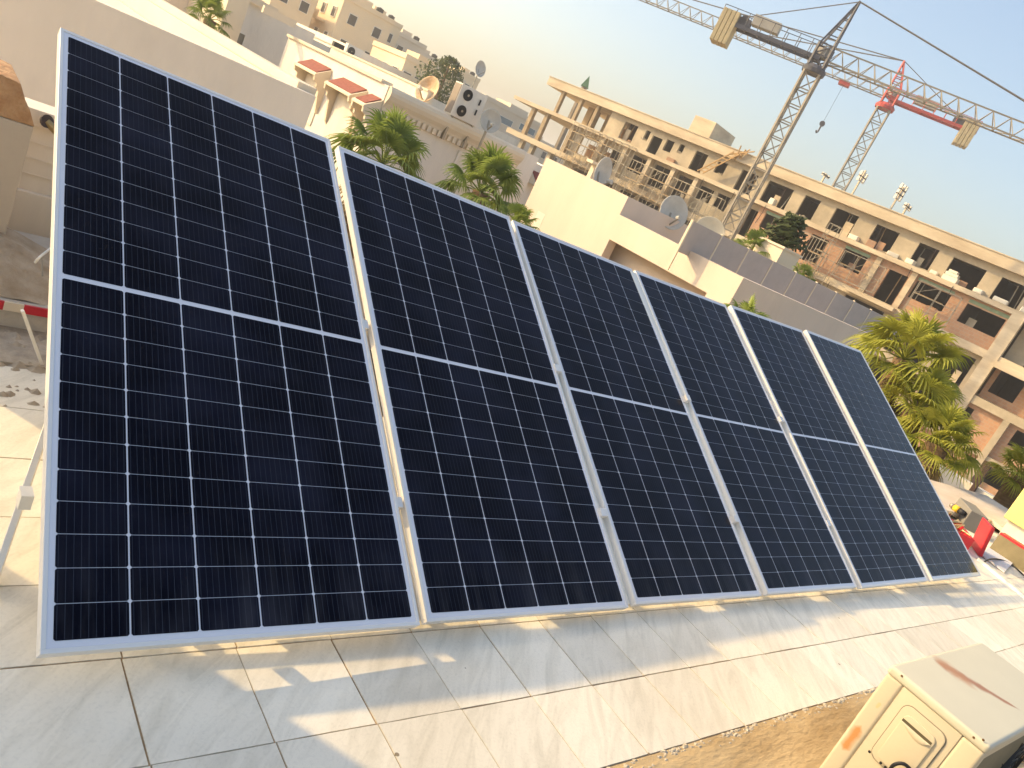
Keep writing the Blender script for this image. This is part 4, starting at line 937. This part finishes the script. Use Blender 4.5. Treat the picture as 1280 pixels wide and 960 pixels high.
block(85, 140, 110, 130, 2.3, cityplaster2, 'distant pale row seen through the open galleries', 0, 20, 2, roofbits=False)
# green spire behind the roof
c = P(733, 104, D=120); t = empty('green_spire', (c.x, c.y, GZ), 'small pointed green roof behind the unfinished building', 'tower')
MB().box(c.x-.3, c.x+.3, c.y-.3, c.y+.3, GZ, c.z-.6).build('tower', concrete_d, t)
MB().lathe((c.x, c.y, c.z-.6), (0, 0, 1), [(.8, 0), (0, 1.7)], 4).build('spire', mat('green_tiles', (.08, .22, .09), var=.2), t)

# ------------------------------------------------------------------ plants
palmleaf = leafmat('palm_leaf', (.09, .15, .025), (.36, .42, .09), 1.6)
palmleaf2 = leafmat('palm_leaf_yellow', (.17, .20, .02), (.52, .50, .08), 1.6)
deadleaf = leafmat('dead_frond', (.24, .17, .08), (.42, .33, .17), 3)
bark = mat('palm_bark', (.20, .13, .07), rough=1, var=.4, scale=9, bump=.8, bscale=30, stretch=(1, 1, 4))
treeleaf = leafmat('conifer_leaf', (.03, .055, .015), (.10, .13, .03), 1)
def fan(m, base, d, L, r, rng, seg=22, arc=125, droop=.35):
    d = Vector(d).normalized(); up_ = Vector((0, 0, 1)); s = d.cross(up_)
    s = Vector((1, 0, 0)) if s.length < .1 else s.normalized(); nrm = s.cross(d).normalized()
    tip = Vector(base)+d*L+Vector((0, 0, -.08*L)); m.tube([base, Vector(base)+d*L*.5+Vector((0, 0, .02)), tip], [.014, .010, .006], 4, cap=False)
    tw = rng.uniform(-.5, .5); s2 = (s*math.cos(tw)+nrm*math.sin(tw)); n2 = s2.cross(d).normalized()
    for k in range(seg):
        a = rad(-arc+2*arc*(k+.5)/seg)+rng.uniform(-.04, .04); dr = d*math.cos(a)+s2*math.sin(a); rr = r*(1-.28*(abs(a)/rad(arc))**2)*rng.uniform(.88, 1.05)
        pw = s2*math.cos(a)-d*math.sin(a); fold = n2*(.10*abs(math.sin(a)))*r
        prev = None; N = 4
        for q in range(N+1):
            f = q/N; wd = r*.052*(1.0 if f < .5 else 1.7*(1-f)+.15)*min(1, .35+2.2*f)
            g = Vector((0, 0, -1))*droop*rr*max(0, f-.25)**2*1.4
            c = tip+dr*rr*f+fold*f+g
            pr = (c-pw*wd+n2*wd*.5, c, c+pw*wd+n2*wd*.5)
            if prev: m.add([*prev, *pr], [(0, 1, 4, 3), (1, 2, 5, 4)])
            prev = pr
def palm(u, v, D, R, label, zb=GZ, mt=None, seed=1, dead=14, nl=34, yellow=0):
    rng = random.Random(seed); c = P(u, v, D=D)
    t = empty('fan_palm', (c.x, c.y, zb), label, 'palm tree', 'fan palms between the houses')
    pts = [(c.x+.03*math.sin(k), c.y+.03*math.cos(k*1.3), zb+(c.z-zb)*k/8) for k in range(9)]
    MB().tube(pts, [.22-.05*k/8 for k in range(9)], 10).build('trunk', bark, t, smooth=True)
    m = MB()
    for k in range(nl):
        az_ = k*2.39996+rng.uniform(-.2, .2); el_ = rad(88-105*(k/nl)**.85+rng.uniform(-8, 8))
        d = (math.cos(az_)*math.cos(el_), math.sin(az_)*math.cos(el_), math.sin(el_))
        fan(m, c, d, R*rng.uniform(.5, .72), R*rng.uniform(.42, .58), rng, droop=.3+.6*(k/nl))
    m.build('crown', mt or palmleaf, t, fixn=False)
    if dead:
        m = MB()
        for k in range(dead):
            az_ = k*2.39996; el_ = rad(rng.uniform(-75, -35)); d = (math.cos(az_)*math.cos(el_), math.sin(az_)*math.cos(el_), math.sin(el_))
            fan(m, c-Vector((0, 0, .1+.5*rng.random()*R)), d, R*.4, R*.5, rng, seg=14, droop=.7)
        m.build('dead_fronds', deadleaf, t, fixn=False)
palm(478, 205, 15.0, 1.05, 'left one of the two fan palms above the second solar panel', seed=3, nl=24)
palm(600, 240, 14.2, .88, 'right one of the two fan palms above the second solar panel', seed=5, nl=26)
palm(645, 283, 12.5, .42, 'small palm top peeping over the gap after the second panel', seed=6, dead=0, nl=20)
palm(925, 410, 11.5, .50, 'palm tip peeping over the fifth solar panel before the grey wall', seed=8, dead=0, nl=22)
palm(1130, 450, 13.5, .96, 'large fan palm beside the right end of the last panel', seed=9, mt=palmleaf2, nl=26, dead=10)
palm(1145, 512, 13.0, .74, 'middle palm in the bright clump at the right, half behind the last panel', seed=31, mt=palmleaf2, nl=24, dead=6)
palm(1170, 555, 12.6, .66, 'lower bushy palm below the large palm at the right', seed=12, mt=palmleaf2, nl=30, dead=10)
palm(1276, 597, 14.0, .55, 'small yellow green palm at the right picture edge', seed=14, mt=palmleaf2, nl=26, dead=0)
palm(262, 24, 26, .75, 'small palm behind the sunlit parapet at upper left', seed=17, nl=20, dead=0)
def tree(u, v, D, R, H, label, seed, tiers=None):
    rng = random.Random(seed); c = P(u, v, D=D)
    t = empty('conifer_tree', (c.x, c.y, GZ), label, 'tree'); MB().tube([(c.x, c.y, GZ), (c.x, c.y, c.z), (c.x, c.y, c.z+H*.5)], [.25, .15, .03], 8).build('trunk', bark, t)
    m = MB()
    if tiers:
        for k in range(tiers):
            z = c.z-H*.5+H*k/(tiers-1); rr = R*(1-.8*k/(tiers-1))+.15
            for q in range(8):
                a = q*math.pi/4+k*.4+rng.uniform(-.2, .2); e = Vector((c.x+rr*math.cos(a), c.y+rr*math.sin(a), z+rr*.28)); b = Vector((c.x, c.y, z))
                m.bar(b, e, .04)
                for s in range(26):
                    p = b.lerp(e, rng.uniform(.2, 1.05)); ps = Vector((-math.sin(a), math.cos(a), rng.uniform(-.1, .6)))*rng.choice((-1, 1)); L = rng.uniform(.12, .3)
                    m.bar(p, p+ps*L, .045)
    else:
        for k in range(2200):
            a = rng.random()*6.283; h = rng.random(); rr = R*math.sin(math.pi*min(.98, .12+.86*h))**.7*(.55+.5*rng.random())*(1+.25*math.sin(a*3+h*9))
            p = Vector((c.x+rr*math.cos(a), c.y+rr*math.sin(a), c.z-H/2+H*h)); s = rng.uniform(.10, .26)*R*.5
            v1, v2 = Vector([rng.gauss(0, 1) for _ in range(3)]).normalized()*s, Vector([rng.gauss(0, 1) for _ in range(3)]).normalized()*s
            m.add([p, p+v1, p+v1*.6+v2, p+v2], [(0, 1, 2, 3)])
    m.build('crown', treeleaf, t, fixn=False)
tree(552, 106, 70, 2.1, 4.6, 'dark round tree left of the blue windowed building', 21)
tree(984, 291, 30, .75, 1.0, 'dark tiered araucaria in front of the unfinished building', 22, tiers=5)
palm(941, 312, 27, .75, 'small shrubby palm left of the white chimney block', seed=25, nl=22, dead=0)
palm(1002, 345, 26, .5, 'tiny palm just right of the white chimney block', seed=26, nl=16, dead=0)

# ------------------------------------------------------------------ right end of the roof
def right_side():
    # coping of the low parapet that closes the roof on the right
    zc_ = .10
    a, b, c, d = P(1168, 603, z=zc_), P(1228, 617, z=zc_), P(1300, 668, z=zc_), P(1300, 690, z=zc_)
    cop = mat('pinkish_marble_coping', (.52, .42, .32), rough=.6, col2=(.66, .58, .48), scale=1.5, stretch=(1, 4, 1), detail=8)
    t = empty('end_parapet', (11, 1.5, 0), 'low wall with worn marble top closing the roof at the right', 'low wall')
    q = [P(1150, 596, z=zc_), P(1233, 619, z=zc_), P(1310, 668, z=zc_), P(1310, 700, z=zc_), P(1240, 650, z=zc_), P(1170, 635, z=zc_)]
    MB().prism([(p.x, p.y, zc_-.05) for p in q], (0, 0, .05)).build('coping', cop, t, bevel=.004)
    MB().prism([(p.x, p.y, -1.5) for p in q], (0, 0, 1.45)).build('wall', greyplaster, t)
    # boundary wall beyond (sunlit left part, shaded right part under the building)
    x = 17.5; p0 = P(1160, 562, x=x); p1 = P(1272, 655, x=x)
    t = empty('boundary_wall', (x, 4, GZ), 'plastered boundary wall beyond the roof end at the right', 'wall')
    zt = (P(1185, 580, x=x).z+P(1260, 640, x=x).z)/2
    MB().box(x, x+.25, -6, p0.y+6, GZ, zt).build('wall', greyplaster, t)
    pp = P(1216, 612, x=x-.06); tag(MB().bar((x-.06, pp.y, GZ), (x-.06, pp.y, zt+.5), .09).build('drain_pipe', mat('dark_pipe', (.08, .05, .04))), 'dark drain pipe on the boundary wall beyond the roof end', 'pipe')
    # bright yellow-cream wall at the picture edge
    D = 10.3; e0 = P(1254, 646, D=D); e1 = P(1281, 606, D=D)
    t = empty('stair_tower', (e0.x+1, e0.y-1, 0), 'bright yellow wall at the right picture edge', 'wall')
    ym = mat('yellow_lime_wash', (.80, .70, .24), var=.04, scale=1)
    MB().box(e0.x, e0.x+1.6, e0.y-2.5, e0.y, e0.z, e0.z+.62).build('wall', ym, t, bevel=.01)
    MB().box(e0.x+.05, e0.x+1.55, e0.y-2.45, e0.y-.05, -1, e0.z).build('base', greyplaster, t)
    # red open toolbox
    z0_ = .012; b = P(1222, 694, z=z0_)
    D = math.hypot(b.x-E2[0], b.y-E2[1]); tp = P(1251, 660, D=D)
    t = empty('toolbox', (b.x, b.y, 0), 'open red metal toolbox with tools beside the last panel', 'toolbox')
    s = Vector((.82, .57, 0)).normalized(); n = Vector((-.57, .82, 0)); H = .30
    c = Vector((b.x, b.y, 0))+s*.06
    MB().obox(c+s*.10+Vector((0, 0, .17)), s, .16, n, .02, Vector((-.25, .1, 1)).normalized(), .17).build('lid', redp, t, bevel=.01)
    MB().obox(c+s*.10-n*.022+Vector((0, 0, .12)), s, .07, n, .002, Vector((-.25, .1, 1)).normalized(), .025).build('latch_plate', white2, t)
    c2 = c+n*.30+s*.02
    body = MB(); hx, hy, hh = .24, .13, .16
    for k in (-1, 1): body.obox(c2+n*hy*k+Vector((0, 0, hh/2)), s, hx, n, .006, (0, 0, 1), hh/2); body.obox(c2+s*hx*k+Vector((0, 0, hh/2)), s, .006, n, hy, (0, 0, 1), hh/2)
    body.obox(c2+Vector((0, 0, .01)), s, hx, n, hy, (0, 0, 1), .008); body.build('body', redp, t)
    c3 = c2+n*.26; MB().obox(c3+Vector((0, 0, .17)), s, .26, n, .09, (0, 0, 1), .03).build('tray', redp, t, bevel=.004)
    tl = MB(); rr = random.Random(4)
    for k in range(24):
        p = c2+s*rr.uniform(-.2, .2)+n*rr.uniform(-.1, .1)+Vector((0, 0, rr.uniform(.05, .18))); q = p+Vector((rr.uniform(-.1, .1), rr.uniform(-.1, .1), rr.uniform(.0, .07))); tl.tube([p, q], rr.uniform(.006, .016), 6)
    tag(tl.build('hand_tools', mat('brass_and_steel', (.45, .36, .18), metal=.5, rough=.4, var=.4, scale=12)), 'brass fittings and hand tools heaped in the red toolbox', 'tools', kind='stuff')
    # yellow handled grinder
    g = P(1193, 634, z=.14); g2 = P(1205, 642, z=.14)
    t = empty('angle_grinder', g, 'yellow and black power tool lying on the ledge beside the last panel', 'power tool')
    dv = (g2-g)
    MB().tube([g, g+dv*.5], [.035, .04], 10).build('motor_housing', yellowp, t, smooth=True)
    MB().tube([g+dv*.5, g+dv*1.1], [.035, .03], 10).build('grip', blackp, t, smooth=True)
    MB().tube([g-dv*.05, g-dv*.4], [.035, .025], 10).build('gear_head', steel, t, smooth=True)
    # grey case behind the toolbox and white board
    k = P(1222, 655, z=.1); tag(MB().obox(k+Vector((.1, .15, -.0)), s, .26, n, .10, (0, 0, 1), .12).build('grey_case', mat('grey_case', (.20, .19, .17)), bevel=.01), 'dark grey case behind the red toolbox', 'case')
    q = [P(1226, 694, z=.008), P(1248, 672, z=.008), P(1275, 694, z=.008), P(1255, 716, z=.008)]
    tag(MB().prism(q, (0, 0, .012)).build('white_board', mat('pale_board', (.60, .60, .62), var=.05)), 'flat pale board lying on the floor in front of the toolbox', 'board')
    # low kerb with red band at the right edge
    q0, q1 = P(1252, 668, z=.2), P(1310, 705, z=.2)
    t = empty('red_banded_kerb', (q0.x, q0.y, 0), 'low dark kerb with a red band at the right edge of the roof', 'kerb')
    dr = (q1-q0).normalized(); nn = dr.cross(Vector((0, 0, 1)))
    MB().obox((q0+q1)/2-Vector((0, 0, .10)), dr, (q1-q0).length/2, nn, .06, (0, 0, 1), .10).build('kerb', mat('olive_render', (.24, .20, .11), var=.2, scale=4), t)
    MB().obox((q0+q1)/2+Vector((0, 0, .012)), dr, (q1-q0).length/2, nn, .062, (0, 0, 1), .012).build('band', redp, t)
    # black cable from the tools across the floor
    q = [P(1228, 704, z=.01), P(1238, 699, z=.05), P(1252, 700, z=.02), P(1266, 707, z=.012), P(1285, 724, z=.01)]
    tag(MB().tube(smooth_path(q, 6), .008, 6).build('power_cable', blackp, smooth=True), 'black power cable curving over the floor by the toolbox', 'cable')
    q = [P(1224, 700, z=.01), P(1250, 722, z=.01), P(1285, 750, z=.01)]
    tag(MB().bar(q[0], q[2], .05, .03).build('floor_rail', galv), 'long metal rail lying on the floor past the last panel', 'rail')
right_side()

# ------------------------------------------------------------------ air
hz = bpy.data.materials.new('haze_air'); hz.use_nodes = True; n = hz.node_tree.nodes; n.clear()
pv = n.new('ShaderNodeVolumePrincipled'); out = n.new('ShaderNodeOutputMaterial'); hz.node_tree.links.new(pv.outputs[0], out.inputs['Volume'])
pv.inputs['Color'].default_value = (.95, .92, .86, 1); pv.inputs['Density'].default_value = .0014; pv.inputs['Anisotropy'].default_value = .3
o = MB().box(-1520, 1520, -1520, 1520, GZ-1, 34).build('haze', hz); o['kind'] = 'stuff'
